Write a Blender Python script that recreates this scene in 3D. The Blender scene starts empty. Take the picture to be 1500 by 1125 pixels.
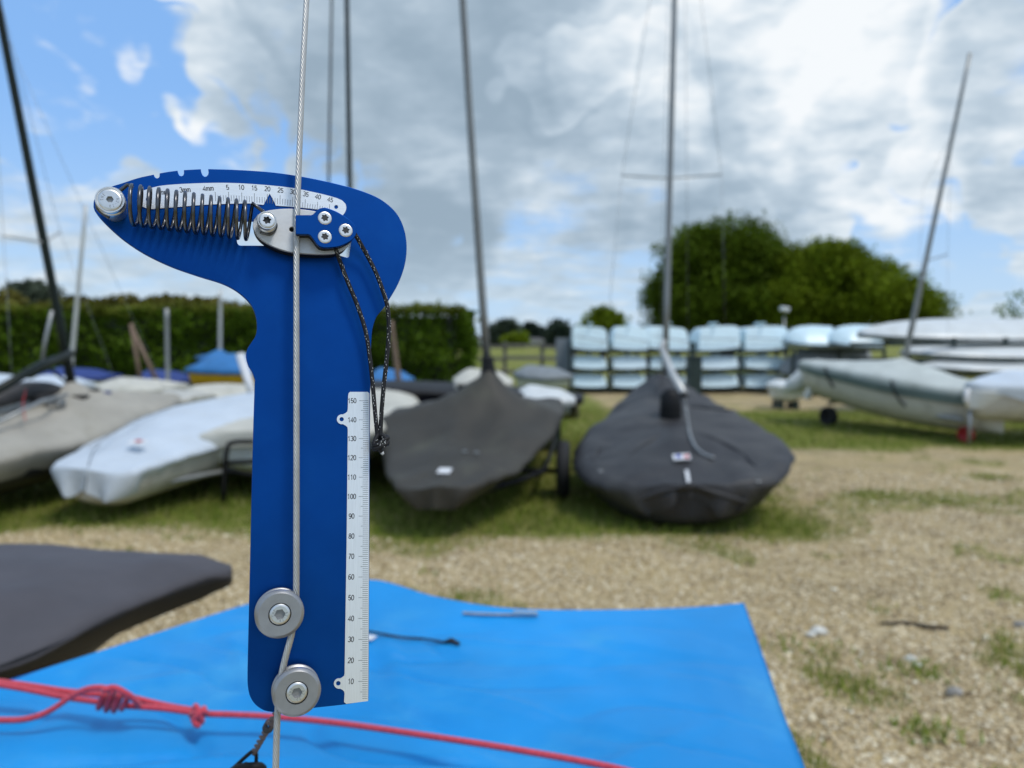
import bpy, bmesh, math, random
import numpy as np
from mathutils import Vector, Matrix, noise

random.seed(7)
rng = np.random.default_rng(7)
R = math.radians
scene = bpy.context.scene
COL = scene.collection

# ------------------------------------------------------------------ camera
F = 1091.0                       # focal length in pixels of the 1500 px wide photograph
PITCH = R(3.54)
CAM = Vector((0, 0, 1.35))
FWD = Vector((0, math.cos(PITCH), -math.sin(PITCH)))
UP = Vector((0, math.sin(PITCH), math.cos(PITCH)))
RIGHT = Vector((1, 0, 0))
cd = bpy.data.cameras.new('camera')
cam = bpy.data.objects.new('camera', cd)
COL.objects.link(cam)
cam.location = CAM
cam.rotation_euler = (math.pi / 2 - PITCH, 0, 0)
cd.sensor_width = 36
cd.lens = 36 * F / 1500
cd.clip_start = 0.02
cd.clip_end = 3000
cd.dof.use_dof = True
cd.dof.focus_distance = 0.372
cd.dof.aperture_fstop = 7.6
scene.camera = cam

# ------------------------------------------------------------------ light
SUN_EL, SUN_AZ = 62, 128          # azimuth clockwise from +Y (the way the camera looks)
sd = bpy.data.lights.new('sun', 'SUN')
sd.energy = 1.5
sd.angle = R(14)
sd.color = (1.0, 0.965, 0.91)
sun = bpy.data.objects.new('sun', sd)
COL.objects.link(sun)
sdir = Vector((math.sin(R(SUN_AZ)) * math.cos(R(SUN_EL)), math.cos(R(SUN_AZ)) * math.cos(R(SUN_EL)), math.sin(R(SUN_EL))))
sun.rotation_euler = (-sdir).to_track_quat('-Z', 'Y').to_euler()
sun.location = (0, 0, 30)

scene.view_settings.view_transform = 'Standard'
scene.view_settings.look = 'None'
scene.view_settings.exposure = 0.42
scene.view_settings.gamma = 1.0
scene.view_settings.use_curve_mapping = False
scene.cycles.use_denoising = True
scene.cycles.max_bounces = 6
scene.cycles.transparent_max_bounces = 6
scene.cycles.caustics_reflective = False
scene.cycles.caustics_refractive = False


class NT:
    """small helper for writing node trees"""
    def __init__(s, tree):
        s.t = tree
        tree.nodes.clear()

    def n(s, kind, **props):
        nd = s.t.nodes.new(kind)
        for k, v in props.items():
            setattr(nd, k, v)
        return nd

    def link(s, a, b):
        s.t.links.new(a, b)

    def set(s, sock, v):
        if hasattr(v, 'is_linked') or isinstance(v, bpy.types.NodeSocket):
            s.t.links.new(v, sock)
        elif isinstance(v, (tuple, list)) and sock.type == 'RGBA' and len(v) == 3:
            sock.default_value = (*v, 1)
        else:
            sock.default_value = v

    def math(s, op, a, b=0.0, c=None, clamp=False):
        nd = s.n('ShaderNodeMath', operation=op, use_clamp=clamp)
        s.set(nd.inputs[0], a)
        s.set(nd.inputs[1], b)
        if c is not None:
            s.set(nd.inputs[2], c)
        return nd.outputs[0]

    def vmath(s, op, a, b):
        nd = s.n('ShaderNodeVectorMath', operation=op)
        s.set(nd.inputs[0], a)
        if op == 'SCALE':
            s.set(nd.inputs['Scale'], b)
        else:
            s.set(nd.inputs[1], b)
        return nd.outputs['Value'] if op in ('DOT_PRODUCT', 'LENGTH') else nd.outputs['Vector']

    def mix(s, f, a, b, blend='MIX'):
        nd = s.n('ShaderNodeMix', data_type='RGBA', blend_type=blend)
        s.set(nd.inputs[0], f)
        s.set(nd.inputs[6], a)
        s.set(nd.inputs[7], b)
        return nd.outputs[2]

    def noise(s, vec, scale, detail=4, rough=.5, dist=0.0, out=0):
        nd = s.n('ShaderNodeTexNoise')
        if vec is not None:
            s.link(vec, nd.inputs['Vector'])
        nd.inputs['Scale'].default_value = scale
        nd.inputs['Detail'].default_value = detail
        nd.inputs['Roughness'].default_value = rough
        nd.inputs['Distortion'].default_value = dist
        return nd.outputs[out]

    def smooth(s, v, lo, hi, a=0.0, b=1.0):
        nd = s.n('ShaderNodeMapRange', interpolation_type='SMOOTHSTEP')
        s.set(nd.inputs[0], v)
        nd.inputs[1].default_value = lo
        nd.inputs[2].default_value = hi
        nd.inputs[3].default_value = a
        nd.inputs[4].default_value = b
        return nd.outputs[0]

    def ramp(s, v, stops):
        nd = s.n('ShaderNodeValToRGB')
        s.set(nd.inputs[0], v)
        el = nd.color_ramp.elements
        while len(el) < len(stops):
            el.new(.5)
        for e, (p, c) in zip(el, stops):
            e.position = p
            e.color = (*c, 1)
        return nd.outputs[0]


def ray(px, py):
    return FWD + RIGHT * ((px - 750) / F) + UP * ((562.5 - py) / F)


def P(px, py, D):
    """point of the place seen at a pixel of the photograph, D metres ahead"""
    r = ray(px, py)
    return CAM + r * (D / r.y)


# ------------------------------------------------------------------ sky
def build_world():
    w = bpy.data.worlds.new('World')
    scene.world = w
    w.use_nodes = True
    T = NT(w.node_tree)
    out = T.n('ShaderNodeOutputWorld')
    bg = T.n('ShaderNodeBackground')
    T.link(bg.outputs[0], out.inputs[0])
    sky = T.n('ShaderNodeTexSky', sky_type='NISHITA')
    sky.sun_disc = False
    sky.sun_elevation = R(SUN_EL)
    sky.sun_rotation = R(SUN_AZ)
    sky.air_density = 1.0
    sky.dust_density = 0.6
    STR = 0.13
    bg.inputs[1].default_value = STR
    d = T.n('ShaderNodeTexCoord').outputs['Generated']
    sep = T.n('ShaderNodeSeparateXYZ')
    T.link(d, sep.inputs[0])
    zz = T.math('MAXIMUM', sep.outputs[2], 0.0)
    den = T.math('ADD', zz, 0.16)
    cmb = T.n('ShaderNodeCombineXYZ')
    T.link(T.math('DIVIDE', sep.outputs[0], den), cmb.inputs[0])
    T.link(T.math('DIVIDE', sep.outputs[1], den), cmb.inputs[1])
    q = cmb.outputs[0]

    warp = T.vmath('SCALE', T.vmath('SUBTRACT', T.noise(d, 4.0, 3, .55, 0, 1), (.5, .5, .5)), 0.10)
    dw = T.vmath('ADD', d, warp)

    def blob(px, py, rad, amp):
        c = ray(px, py).normalized()
        dot = T.vmath('DOT_PRODUCT', dw, c)
        cr = math.cos(R(rad))
        return T.math('MULTIPLY', T.smooth(dot, cr, 1 - (1 - cr) * .12), amp)

    def total(items):
        acc = None
        for it in items:
            b = blob(*it)
            acc = b if acc is None else T.math('ADD', acc, b)
        return acc

    # where the sky shows blue between the clouds (negative) and where cloud is thick
    cover = total([
        (130, 205, 6.5, -.16), (240, 200, 6.0, -.52), (345, 225, 4.6, -.50), (140, 170, 4.5, -.34), (60, 150, 4, -.14), (30, 70, 4, -.14), (70, 200, 5, -.12), (60, 210, 5, -.12),
        (455, 210, 4, -.12), (290, 190, 3.5, -.12),
        (190, 60, 8, .26), (420, 130, 6, .24), (600, 150, 16, .34), (850, 100, 16, .30), (1150, 130, 16, .34), (110, 120, 3, .16), (230, 110, 4.5, .2), (330, 140, 3.5, .14), (1300, 200, 14, .34), (1270, 80, 9, .34), (1180, 40, 7, .2), (150, 55, 5, .22), (120, 20, 5, .15), (1480, 200, 8, .2),
        (100, 300, 4, .12), (200, 330, 5, .12), (360, 235, 2.6, .16), (150, 195, 2.0, .12),
        (1440, 62, 3.2, -.62), (1345, 45, 1.6, -.4), (1450, 330, 5.0, -.44), (1330, 350, 4.5, -.34), (1210, 355, 4, -.20),
        (590, 275, 2.2, -.20), (900, 440, 9, -.10), (1400, 430, 8, .10), (700, 330, 10, .12),
    ])
    n1 = T.noise(q, 1.7, 10, .60, .06)
    n2 = T.noise(q, 4.6, 9, .62, .05)
    dens = T.math('ADD', T.math('MULTIPLY_ADD', n2, .85, T.math('MULTIPLY', n1, 1.5)), T.math('ADD', cover, -1.02))
    alpha = T.smooth(dens, -.10, .32)
    # shade of the cloud: thick parts grey below, edges white
    shade = total([
        (640, 160, 15, -.42), (560, 60, 10, -.26), (820, 290, 11, -.42), (720, 20, 10, -.2), (760, 360, 8, -.24), (1000, 330, 7, -.30),
        (480, 90, 5, -.24), (1130, 305, 6, -.22), (600, 380, 8, -.16), (1210, 130, 4, -.24), (930, 220, 7, -.14), (450, 20, 6, -.16),
        (200, 90, 9, .30), (430, 165, 5, .22), (300, 130, 5, .22), (1300, 180, 9, .26), (1080, 45, 9, .34), (980, 150, 6, .22),
        (1450, 150, 8, .22), (810, 215, 3.0, .40), (830, 180, 2.5, .2), (1330, 90, 7, .2), (90, 340, 9, .3), (1000, 100, 6, .2),
        (620, 430, 8, .2), (1440, 420, 9, .22), (1100, 390, 6, .12),
    ])
    m1 = T.noise(q, 2.6, 10, .60, .08)
    m2 = T.noise(T.vmath('ADD', q, (3.1, 7.7, .4)), 7.0, 8, .62, .05)
    br = T.math('ADD', T.math('MULTIPLY_ADD', m2, .95, T.math('MULTIPLY', m1, .85)), T.math('ADD', T.math('MULTIPLY', shade, .54), -.36))
    br = T.math('MULTIPLY', br, 1.0, clamp=True)
    k = .80 / STR
    ccol = T.ramp(br, [(0.0, (.300, .395, .490)), (.30, (.375, .475, .575)), (.55, (.50, .600, .695)), (.80, (.70, .775, .840)), (1.0, (.86, .895, .925))])
    ccol = T.vmath('SCALE', ccol, k)
    blue = T.mix(.80, T.vmath('SCALE', sky.outputs[0], 1.0), (.225 * k, .46 * k, .88 * k))
    # air near the horizon goes pale
    hz = T.smooth(sep.outputs[2], .0, .30, .62, 0.0)
    blue = T.mix(hz, blue, (.50 * k, .68 * k, .86 * k))
    colr = T.mix(alpha, blue, ccol)
    hz2 = T.smooth(sep.outputs[2], -.02, .16, .50, 0.0)
    colr = T.mix(hz2, colr, (.56 * k, .71 * k, .84 * k))
    below = T.smooth(sep.outputs[2], -.06, -.005)
    colr = T.mix(below, (.22 * k, .23 * k, .19 * k), colr)
    T.link(colr, bg.inputs[0])


build_world()

# ------------------------------------------------------------------ materials
MATS = {}


def mat(name, color, rough=.6, metal=0.0, spec=.5, var=0.0, vscale=8.0, bump=0.0, bscale=60.0, coords='Object', trans=0.0,
        island=0.0, dirt=None, dscale=2.5, damount=.5, stretch=None, coat=0.0, aniso=0.0, bdist=.002, sheen=0.0):
    if name in MATS:
        return MATS[name]
    m = bpy.data.materials.new(name)
    m.use_nodes = True
    T = NT(m.node_tree)
    out = T.n('ShaderNodeOutputMaterial')
    b = T.n('ShaderNodeBsdfPrincipled')
    T.link(b.outputs[0], out.inputs[0])
    b.inputs['Roughness'].default_value = rough
    b.inputs['Metallic'].default_value = metal
    b.inputs['Specular IOR Level'].default_value = spec
    b.inputs['Coat Weight'].default_value = coat
    b.inputs['Anisotropic'].default_value = aniso
    b.inputs['Sheen Weight'].default_value = sheen
    tc = T.n('ShaderNodeTexCoord').outputs[coords]
    if stretch:
        mp = T.n('ShaderNodeMapping')
        mp.inputs['Scale'].default_value = stretch
        T.link(tc, mp.inputs[0])
        tcs = mp.outputs[0]
    else:
        tcs = tc
    col = None
    if var:
        nz = T.noise(tcs, vscale, 5, .6)
        f = T.smooth(nz, .25, .75)
        a = tuple(max(0, c * (1 - var)) for c in color)
        c2 = tuple(min(1, c * (1 + var)) for c in color)
        col = T.mix(f, a, c2)
    if island:
        geo = T.n('ShaderNodeNewGeometry')
        base = col if col is not None else color
        hsv = T.n('ShaderNodeHueSaturation')
        T.set(hsv.inputs['Color'], base)
        T.link(T.math('MULTIPLY_ADD', geo.outputs['Random Per Island'], 2 * island, 1 - island), hsv.inputs['Value'])
        col = hsv.outputs[0]
    if dirt:
        base = col if col is not None else color
        f = T.math('MULTIPLY', T.smooth(T.noise(tc, dscale, 6, .65, .4), .48, .72), damount)
        col = T.mix(f, base, dirt)
    T.set(b.inputs['Base Color'], col if col is not None else color)
    if bump:
        bp = T.n('ShaderNodeBump')
        bp.inputs['Strength'].default_value = bump
        bp.inputs['Distance'].default_value = bdist
        T.link(T.noise(tcs, bscale, 4, .55), bp.inputs['Height'])
        T.link(bp.outputs[0], b.inputs['Normal'])
    if trans:
        tr = T.n('ShaderNodeBsdfTranslucent')
        T.set(tr.inputs[0], tuple(min(1, c * 1.25) for c in color))
        mx = T.n('ShaderNodeMixShader')
        mx.inputs[0].default_value = trans
        T.link(b.outputs[0], mx.inputs[1])
        T.link(tr.outputs[0], mx.inputs[2])
        T.link(mx.outputs[0], out.inputs[0])
    MATS[name] = m
    return m


# gauge
M_ANOD = mat('blue_anodised', (.0012, .060, .285), .40, .80, .3, var=.10, vscale=18, dirt=(.004, .080, .32), dscale=30, damount=.35, bump=.05, bscale=2600, bdist=.0002)
M_ANOD_EDGE = M_ANOD
M_ALU = mat('brushed_aluminium', (.86, .88, .90), .34, .55, .5, var=.06, vscale=60, stretch=(40, 1.2, 1), bump=.12, bscale=500, bdist=.0002)
M_ALU_H = mat('brushed_aluminium_long', (.86, .88, .90), .34, .55, .5, var=.06, vscale=60, stretch=(1.2, 40, 1), bump=.12, bscale=500, bdist=.0002)
M_STEEL = mat('satin_stainless', (.74, .73, .71), .36, 1.0, var=.06, vscale=300, bump=.04, bscale=1500, bdist=.0002)
M_PULLEY = mat('turned_pulley', (.34, .34, .345), .40, .7, var=.06, vscale=200, bump=.05, bscale=1500, bdist=.0002)
M_SOCKET = mat('socket_shade', (.30, .30, .30), .45, .6)  # darker than the bolt steel: shade of the hex socket put into the colour
M_SLIDER = mat('bead_blasted_slider', (.62, .62, .62), .5, .5, var=.05, vscale=300, bump=.08, bscale=2500, bdist=.0002)
M_SPRING = mat('spring_steel', (.12, .12, .125), .30, 1.0, var=.15, vscale=300)
M_BLACK = mat('black_plastic', (.008, .008, .009), .55, 0, .25)
M_DARK = mat('painted_shade', (.03, .03, .032), .6)  # painted shade for the torx sockets and the inside of the hedge
M_INK = mat('black_print', (.03, .03, .035), .6)
M_INKG = mat('grey_print', (.16, .17, .18), .6)
M_WIRE = mat('rigging_wire', (.52, .51, .49), .48, .85, var=.12, vscale=90)
# cloth, hulls
M_BLUECOV = mat('blue_pvc_cover', (.004, .265, .66), .46, 0, .4, var=.14, vscale=2.0, bump=.22, bscale=40, dirt=(.055, .35, .66), dscale=2.6, damount=.75, bdist=.004)
M_GREYCOV = mat('slate_cover', (.074, .069, .078), .62, 0, .4, var=.12, vscale=4, bump=.3, bscale=22, bdist=.006)
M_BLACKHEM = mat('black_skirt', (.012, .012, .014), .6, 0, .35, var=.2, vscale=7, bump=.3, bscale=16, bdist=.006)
M_COVA = mat('charcoal_cover', (.031, .030, .032), .56, 0, .45, var=.2, vscale=2.2, bump=.35, bscale=16, dirt=(.075, .072, .066), dscale=2.2, damount=.5, bdist=.01)
M_COVB = mat('olive_grey_cover', (.044, .040, .032), .62, 0, .4, var=.16, vscale=2.2, bump=.3, bscale=14, dirt=(.085, .085, .06), dscale=2, damount=.55, bdist=.01)
M_BEIGE = mat('beige_cover', (.37, .345, .295), .75, 0, .3, var=.12, vscale=3, bump=.4, bscale=10, dirt=(.26, .24, .19), dscale=2.0, damount=.6, bdist=.012)
M_WHITECOV = mat('pale_blue_white_cover', (.54, .60, .665), .6, 0, .4, var=.06, vscale=3, bump=.4, bscale=9, dirt=(.50, .52, .52), dscale=2.4, damount=.5, bdist=.012)
M_CREAM = mat('cream_cover', (.56, .54, .47), .7, 0, .3, var=.08, vscale=4, dirt=(.36, .35, .28), dscale=3, damount=.5)
M_PALEGREEN = mat('grey_green_cover', (.50, .53, .50), .7, 0, .3, var=.1, vscale=4, dirt=(.26, .28, .24), dscale=3, damount=.5)
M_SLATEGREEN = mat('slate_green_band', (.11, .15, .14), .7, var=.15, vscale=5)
M_HULLW = mat('white_gelcoat', (.66, .68, .67), .3, 0, .5, var=.05, vscale=4, dirt=(.46, .45, .40), dscale=3, damount=.4)
M_HULLG = mat('weathered_grey_hull', (.52, .50, .44), .45, 0, .5, var=.12, vscale=3, dirt=(.24, .22, .17), dscale=3, damount=.6)
M_HULLPB2 = mat('pale_blue_gelcoat_worn', (.58, .73, .79), .4, 0, .4, var=.07, vscale=3, dirt=(.40, .48, .50), dscale=5, damount=.6)
M_HULLPB3 = mat('pale_blue_gelcoat_clean', (.70, .84, .90), .3, 0, .5, var=.04, vscale=3, dirt=(.5, .6, .64), dscale=4, damount=.4)
M_HULLPB = mat('pale_blue_gelcoat', (.64, .80, .86), .35, 0, .5, var=.05, vscale=3, dirt=(.45, .56, .60), dscale=4, damount=.4)
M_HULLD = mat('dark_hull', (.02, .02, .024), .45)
M_HULLNAVY = mat('navy_hull', (.012, .011, .03), .4)
M_YELLOW = mat('yellow_gelcoat', (.72, .40, .02), .35, var=.08, vscale=5)
M_BLUECOV2 = mat('mid_blue_canvas', (.03, .17, .42), .65, var=.12, vscale=5, bump=.3, bscale=12, bdist=.01)
M_ROYAL = mat('royal_blue_cover', (.02, .045, .20), .65, var=.15, vscale=5)
M_RUBRAIL = mat('dark_green_rail', (.012, .03, .03), .5)
# spars
M_MASTBLK = mat('black_spar', (.008, .013, .010), .4, 0, .25)
M_MASTALU = mat('grey_alloy_spar', (.25, .255, .25), .4, .55, var=.12, vscale=3)
M_MASTW = mat('pale_alloy_spar', (.55, .55, .53), .4, .3, var=.1, vscale=3)
M_STAY = mat('grey_stay_wire', (.25, .26, .27), .4, .6)
M_TUBE = mat('galvanised_tube', (.32, .33, .33), .45, .6, var=.12, vscale=6)
M_TYRE = mat('tyre_rubber', (.016, .016, .017), .8, bump=.3, bscale=60)
M_REDHUB = mat('red_plastic_wheel', (.42, .015, .02), .45)
M_RACK = mat('dark_green_rack', (.018, .035, .033), .5, var=.2, vscale=6)
M_ROPE = mat('coral_red_rope', (.56, .052, .078), .70, 0, .25, var=.25, vscale=260, bump=.8, bscale=520, bdist=.0006, sheen=.3)
M_CORD = mat('black_cord', (.010, .010, .012), .6, 0, .35, bump=.7, bscale=1800, bdist=.0003)
M_FLECK = mat('pale_fleck', (.55, .56, .56), .7)
M_STRAP = mat('black_webbing', (.013, .013, .015), .7, bump=.4, bscale=400)
M_WHITE = mat('white_label', (.75, .75, .76), .5)
M_RED = mat('red_print', (.5, .03, .03), .5)
M_BLUEPR = mat('blue_print', (.03, .06, .35), .5)
M_RUST = mat('weathered_timber', (.20, .135, .095), .75, var=.25, vscale=12)
M_BARK = mat('bark', (.055, .042, .03), .9, var=.3, vscale=6, bump=.8, bscale=14, bdist=.03)
M_FENCE = mat('grey_timber', (.17, .16, .14), .85, var=.2, vscale=8)
M_BOARD = mat('grey_board', (.20, .22, .25), .6, var=.1, vscale=4)
M_ROOF = mat('slate_roof', (.10, .095, .095), .8)
M_WALLW = mat('white_render', (.70, .70, .68), .8)
M_GLASS = mat('dark_pane', (.03, .04, .05), .1)
M_GREYTARP = mat('grey_tarpaulin', (.20, .22, .23), .6, var=.25, vscale=5, stretch=(3, 3, .6))
# leaves
M_LEAF_OAK = mat('oak_leaf', (.085, .130, .009), .62, 0, .08, island=.42, trans=.22, var=.35, vscale=.45)
M_LEAF_OAK2 = mat('oak_leaf_fresh', (.15, .20, .012), .62, 0, .08, island=.42, trans=.24, var=.35, vscale=.45)
M_LEAF_HEDGE = mat('hedge_leaf', (.085, .145, .010), .6, 0, .08, island=.45, trans=.18, var=.3, vscale=.8)
M_LEAF_OLIVE = mat('olive_leaf', (.15, .135, .028), .65, 0, .08, island=.35, trans=.15, var=.3, vscale=.5)
M_LEAF_TOP = mat('hedge_top_leaf', (.145, .165, .022), .65, 0, .08, island=.4, trans=.2, var=.35, vscale=.6)  # lighter, yellower leaf colour for the top of the hedge
M_LEAF_GREY = mat('grey_green_leaf', (.075, .095, .062), .65, 0, .2, island=.3, trans=.15)
M_LEAF_PINE = mat('pine_needles', (.025, .042, .028), .7, 0, .2, island=.35)
M_LEAF_FAR = mat('far_leaf', (.055, .075, .050), .7, 0, .2, island=.35)
M_LEAF_BRIGHT = mat('bright_leaf', (.12, .20, .03), .55, 0, .3, island=.3, trans=.35)
def grass_mat():
    m = bpy.data.materials.new('grass_blades')
    m.use_nodes = True
    T = NT(m.node_tree)
    out = T.n('ShaderNodeOutputMaterial')
    b = T.n('ShaderNodeBsdfPrincipled')
    b.inputs['Roughness'].default_value = .7
    b.inputs['Specular IOR Level'].default_value = .1
    geo = T.n('ShaderNodeNewGeometry')
    c = T.ramp(geo.outputs['Random Per Island'], [(0, (.10, .16, .018)), (.40, (.19, .26, .036)), (.7, (.29, .33, .06)), (.88, (.38, .34, .12)), (1, (.48, .40, .20))])
    T.link(c, b.inputs['Base Color'])
    tr = T.n('ShaderNodeBsdfTranslucent')
    T.link(c, tr.inputs[0])
    mx = T.n('ShaderNodeMixShader')
    mx.inputs[0].default_value = .25
    T.link(b.outputs[0], mx.inputs[1])
    T.link(tr.outputs[0], mx.inputs[2])
    T.link(mx.outputs[0], out.inputs[0])
    return m


M_GRASS = grass_mat()

# ------------------------------------------------------------------ mesh helpers
W = {}      # world matrix of every empty / parent


def tag(o, label=None, cat=None, group=None, kind=None):
    if label:
        o['label'] = label
    if cat:
        o['category'] = cat
    if group:
        o['group'] = group
    if kind:
        o['kind'] = kind
    return o


def thing(name, label, cat, M=None, group=None):
    o = bpy.data.objects.new(name, None)
    o.empty_display_size = .1
    COL.objects.link(o)
    M = M or Matrix.Identity(4)
    o.matrix_world = M
    W[o] = M.copy()
    return tag(o, label, cat, group)


def frame(x, y, z=0, heading=0.0, roll=0.0, pitch=0.0):
    """local +X points along heading (measured from world +Y towards +X)"""
    fx = Vector((math.sin(heading), math.cos(heading), 0))
    fy = Vector((-fx.y, fx.x, 0))
    m = Matrix(((fx.x, fy.x, 0, x), (fx.y, fy.y, 0, y), (0, 0, 1, z), (0, 0, 0, 1)))
    return m @ Matrix.Rotation(roll, 4, 'X') @ Matrix.Rotation(-pitch, 4, 'Y')


def obj(name, data, m, parent=None, smooth=True, world=False, label=None):
    """data = (verts, faces); linked as ONE mesh object; world=True when verts are world coordinates"""
    v, f = data
    me = bpy.data.meshes.new(name)
    if parent is not None and world:
        inv = W[parent].inverted()
        v = [inv @ Vector(p) for p in v]
    me.from_pydata([tuple(p) for p in v], [], f)
    me.update()
    if smooth:
        me.polygons.foreach_set('use_smooth', [True] * len(me.polygons))
    if m is not None:
        for mm in (m if isinstance(m, (list, tuple)) else [m]):
            me.materials.append(mm)
    o = bpy.data.objects.new(name, me)
    COL.objects.link(o)
    if parent is not None:
        o.parent = parent
        W[o] = W[parent]
    if label:
        o['label'] = label
    return o


def sharp(o, ang=35):
    me = o.data
    try:
        me.set_sharp_from_angle(angle=R(ang))
    except Exception:
        pass
    return o


def bevel(o, w, seg=2, ang=35):
    md = o.modifiers.new('bevel', 'BEVEL')
    md.width = w
    md.segments = seg
    md.limit_method = 'ANGLE'
    md.angle_limit = R(ang)
    md.harden_normals = False
    return sharp(o, 50)


def join(*parts):
    v, f = [], []
    for pv, pf in parts:
        n = len(v)
        v += list(pv)
        f += [tuple(i + n for i in q) for q in pf]
    return v, f


def xf(data, M):
    return [M @ Vector(p) for p in data[0]], data[1]


def box(cx, cy, cz, sx, sy, sz):
    v = [Vector((cx + a * sx / 2, cy + b * sy / 2, cz + c * sz / 2)) for c in (-1, 1) for b in (-1, 1) for a in (-1, 1)]
    return v, [(0, 2, 3, 1), (4, 5, 7, 6), (0, 1, 5, 4), (2, 6, 7, 3), (0, 4, 6, 2), (1, 3, 7, 5)]


def tube(pts, rad, seg=10, closed=False, caps=True):
    pts = [Vector(p) for p in pts]
    n = len(pts)
    rads = rad if isinstance(rad, (list, tuple)) else [rad] * n
    v, f = [], []
    prev = None
    for i, p in enumerate(pts):
        if closed:
            t = (pts[(i + 1) % n] - pts[i - 1]).normalized()
        else:
            t = (pts[min(i + 1, n - 1)] - pts[max(i - 1, 0)]).normalized()
        if prev is None:
            a = Vector((0, 0, 1)) if abs(t.z) < .9 else Vector((1, 0, 0))
            u = (a - t * a.dot(t)).normalized()
        else:
            u = (prev - t * prev.dot(t)).normalized()
        prev = u
        w = t.cross(u)
        for k in range(seg):
            a = 2 * math.pi * k / seg
            v.append(p + (u * math.cos(a) + w * math.sin(a)) * rads[i])
    rows = n if closed else n - 1
    for i in range(rows):
        j = (i + 1) % n
        for k in range(seg):
            k2 = (k + 1) % seg
            f.append((i * seg + k, i * seg + k2, j * seg + k2, j * seg + k))
    if caps and not closed:
        f.append(tuple(range(seg))[::-1])
        f.append(tuple((n - 1) * seg + k for k in range(seg)))
    return v, f


def smooth_path(pts, n=8):
    """Catmull-Rom through pts"""
    pts = [Vector(p) for p in pts]
    ext = [pts[0] * 2 - pts[1]] + pts + [pts[-1] * 2 - pts[-2]]
    out = []
    for i in range(1, len(ext) - 2):
        p0, p1, p2, p3 = ext[i - 1:i + 3]
        for k in range(n):
            t = k / n
            out.append(.5 * ((2 * p1) + (p2 - p0) * t + (2 * p0 - 5 * p1 + 4 * p2 - p3) * t * t + (3 * p1 - p0 - 3 * p2 + p3) * t ** 3))
    out.append(pts[-1])
    return out


def lathe(profile, seg=40, cx=0, cy=0):
    """profile of (r, z) points about the local Z axis"""
    v, f = [], []
    for r, z in profile:
        for k in range(seg):
            a = 2 * math.pi * k / seg
            v.append(Vector((cx + r * math.cos(a), cy + r * math.sin(a), z)))
    for i in range(len(profile) - 1):
        for k in range(seg):
            k2 = (k + 1) % seg
            f.append((i * seg + k, i * seg + k2, (i + 1) * seg + k2, (i + 1) * seg + k))
    return v, f


def eval_curve(cu):
    o = bpy.data.objects.new('tmp', cu)
    COL.objects.link(o)
    dg = bpy.context.evaluated_depsgraph_get()
    me = bpy.data.meshes.new_from_object(o.evaluated_get(dg))
    v = [p.co.copy() for p in me.vertices]
    f = [tuple(p.vertices) for p in me.polygons]
    bpy.data.objects.remove(o)
    bpy.data.meshes.remove(me)
    bpy.data.curves.remove(cu)
    return v, f


def plate(loops, z0, z1, bev=0.0):
    """flat plate between heights z0 and z1 from an outline and its holes"""
    cu = bpy.data.curves.new('plate', 'CURVE')
    cu.dimensions = '2D'
    cu.fill_mode = 'BOTH'
    cu.extrude = max((z1 - z0) / 2 - bev, 1e-6)
    cu.bevel_depth = bev
    cu.bevel_resolution = 1
    for lp in loops:
        sp = cu.splines.new('POLY')
        sp.points.add(len(lp) - 1)
        for q, p in zip(sp.points, lp):
            q.co = (p[0], p[1], 0, 1)
        sp.use_cyclic_u = True
    v, f = eval_curve(cu)
    zc = (z0 + z1) / 2
    return [Vector((p.x, p.y, p.z + zc)) for p in v], f


_tx = {}


def _arc(cx, cy, rx, ry, a0, a1, n=14):
    return [(cx + rx * math.cos(R(a0 + (a1 - a0) * k / n)), cy + ry * math.sin(R(a0 + (a1 - a0) * k / n))) for k in range(n + 1)]


# sans-serif engraving strokes on a cap height of 1 (x, y), advance width last
GLYPH = {
    '0': ([_arc(.27, .5, .215, .455, 0, 360, 28)], .56),
    '1': ([[(.10, .72), (.20, .80), (.30, .97), (.30, 0)]], .56),
    '2': ([_arc(.27, .72, .205, .235, 165, -20, 14) + [(.38, .47), (.16, .22), (.065, .045), (.50, .045)]], .56),
    '3': ([_arc(.26, .73, .19, .225, 155, -80, 14), _arc(.26, .27, .215, .235, 90, -160, 16)], .56),
    '4': ([[(.50, .265), (.03, .265), (.375, .94), (.375, 0)]], .56),
    '5': ([[(.46, .935), (.135, .935), (.085, .50)] + _arc(.265, .31, .205, .265, 140, -155, 18)], .56),
    '6': ([_arc(.27, .30, .205, .262, 0, 360, 24), _arc(.29, .52, .225, .435, 55, 190, 14)], .56),
    '7': ([[(.05, .935), (.49, .935), (.32, .62), (.22, .30), (.19, 0)]], .56),
    '8': ([_arc(.27, .735, .175, .215, 0, 360, 22), _arc(.27, .27, .21, .235, 0, 360, 24)], .56),
    '9': ([_arc(.27, .675, .205, .262, 0, 360, 24), _arc(.25, .455, .225, .435, 235, 370, 14)], .56),
    'm': ([[(.07, 0), (.07, .70)], [(.07, .50)] + _arc(.20, .52, .13, .16, 150, 0, 8) + [(.33, 0)], [(.33, .50)] + _arc(.47, .52, .14, .16, 150, 0, 8) + [(.61, 0)]], .72),
    'T': ([[(.02, .95), (.55, .95)], [(.285, .95), (.285, 0)]], .62),
    'H': ([[(.07, 0), (.07, 1)], [(.52, 0), (.52, 1)], [(.07, .52), (.52, .52)]], .66),
    'E': ([[(.52, .95), (.07, .95), (.07, .05), (.52, .05)], [(.07, .52), (.46, .52)]], .62),
    'A': ([[(.02, 0), (.29, .98), (.56, 0)], [(.13, .36), (.45, .36)]], .62),
    '-': ([[(.05, .36), (.30, .36)]], .38),
}


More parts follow.
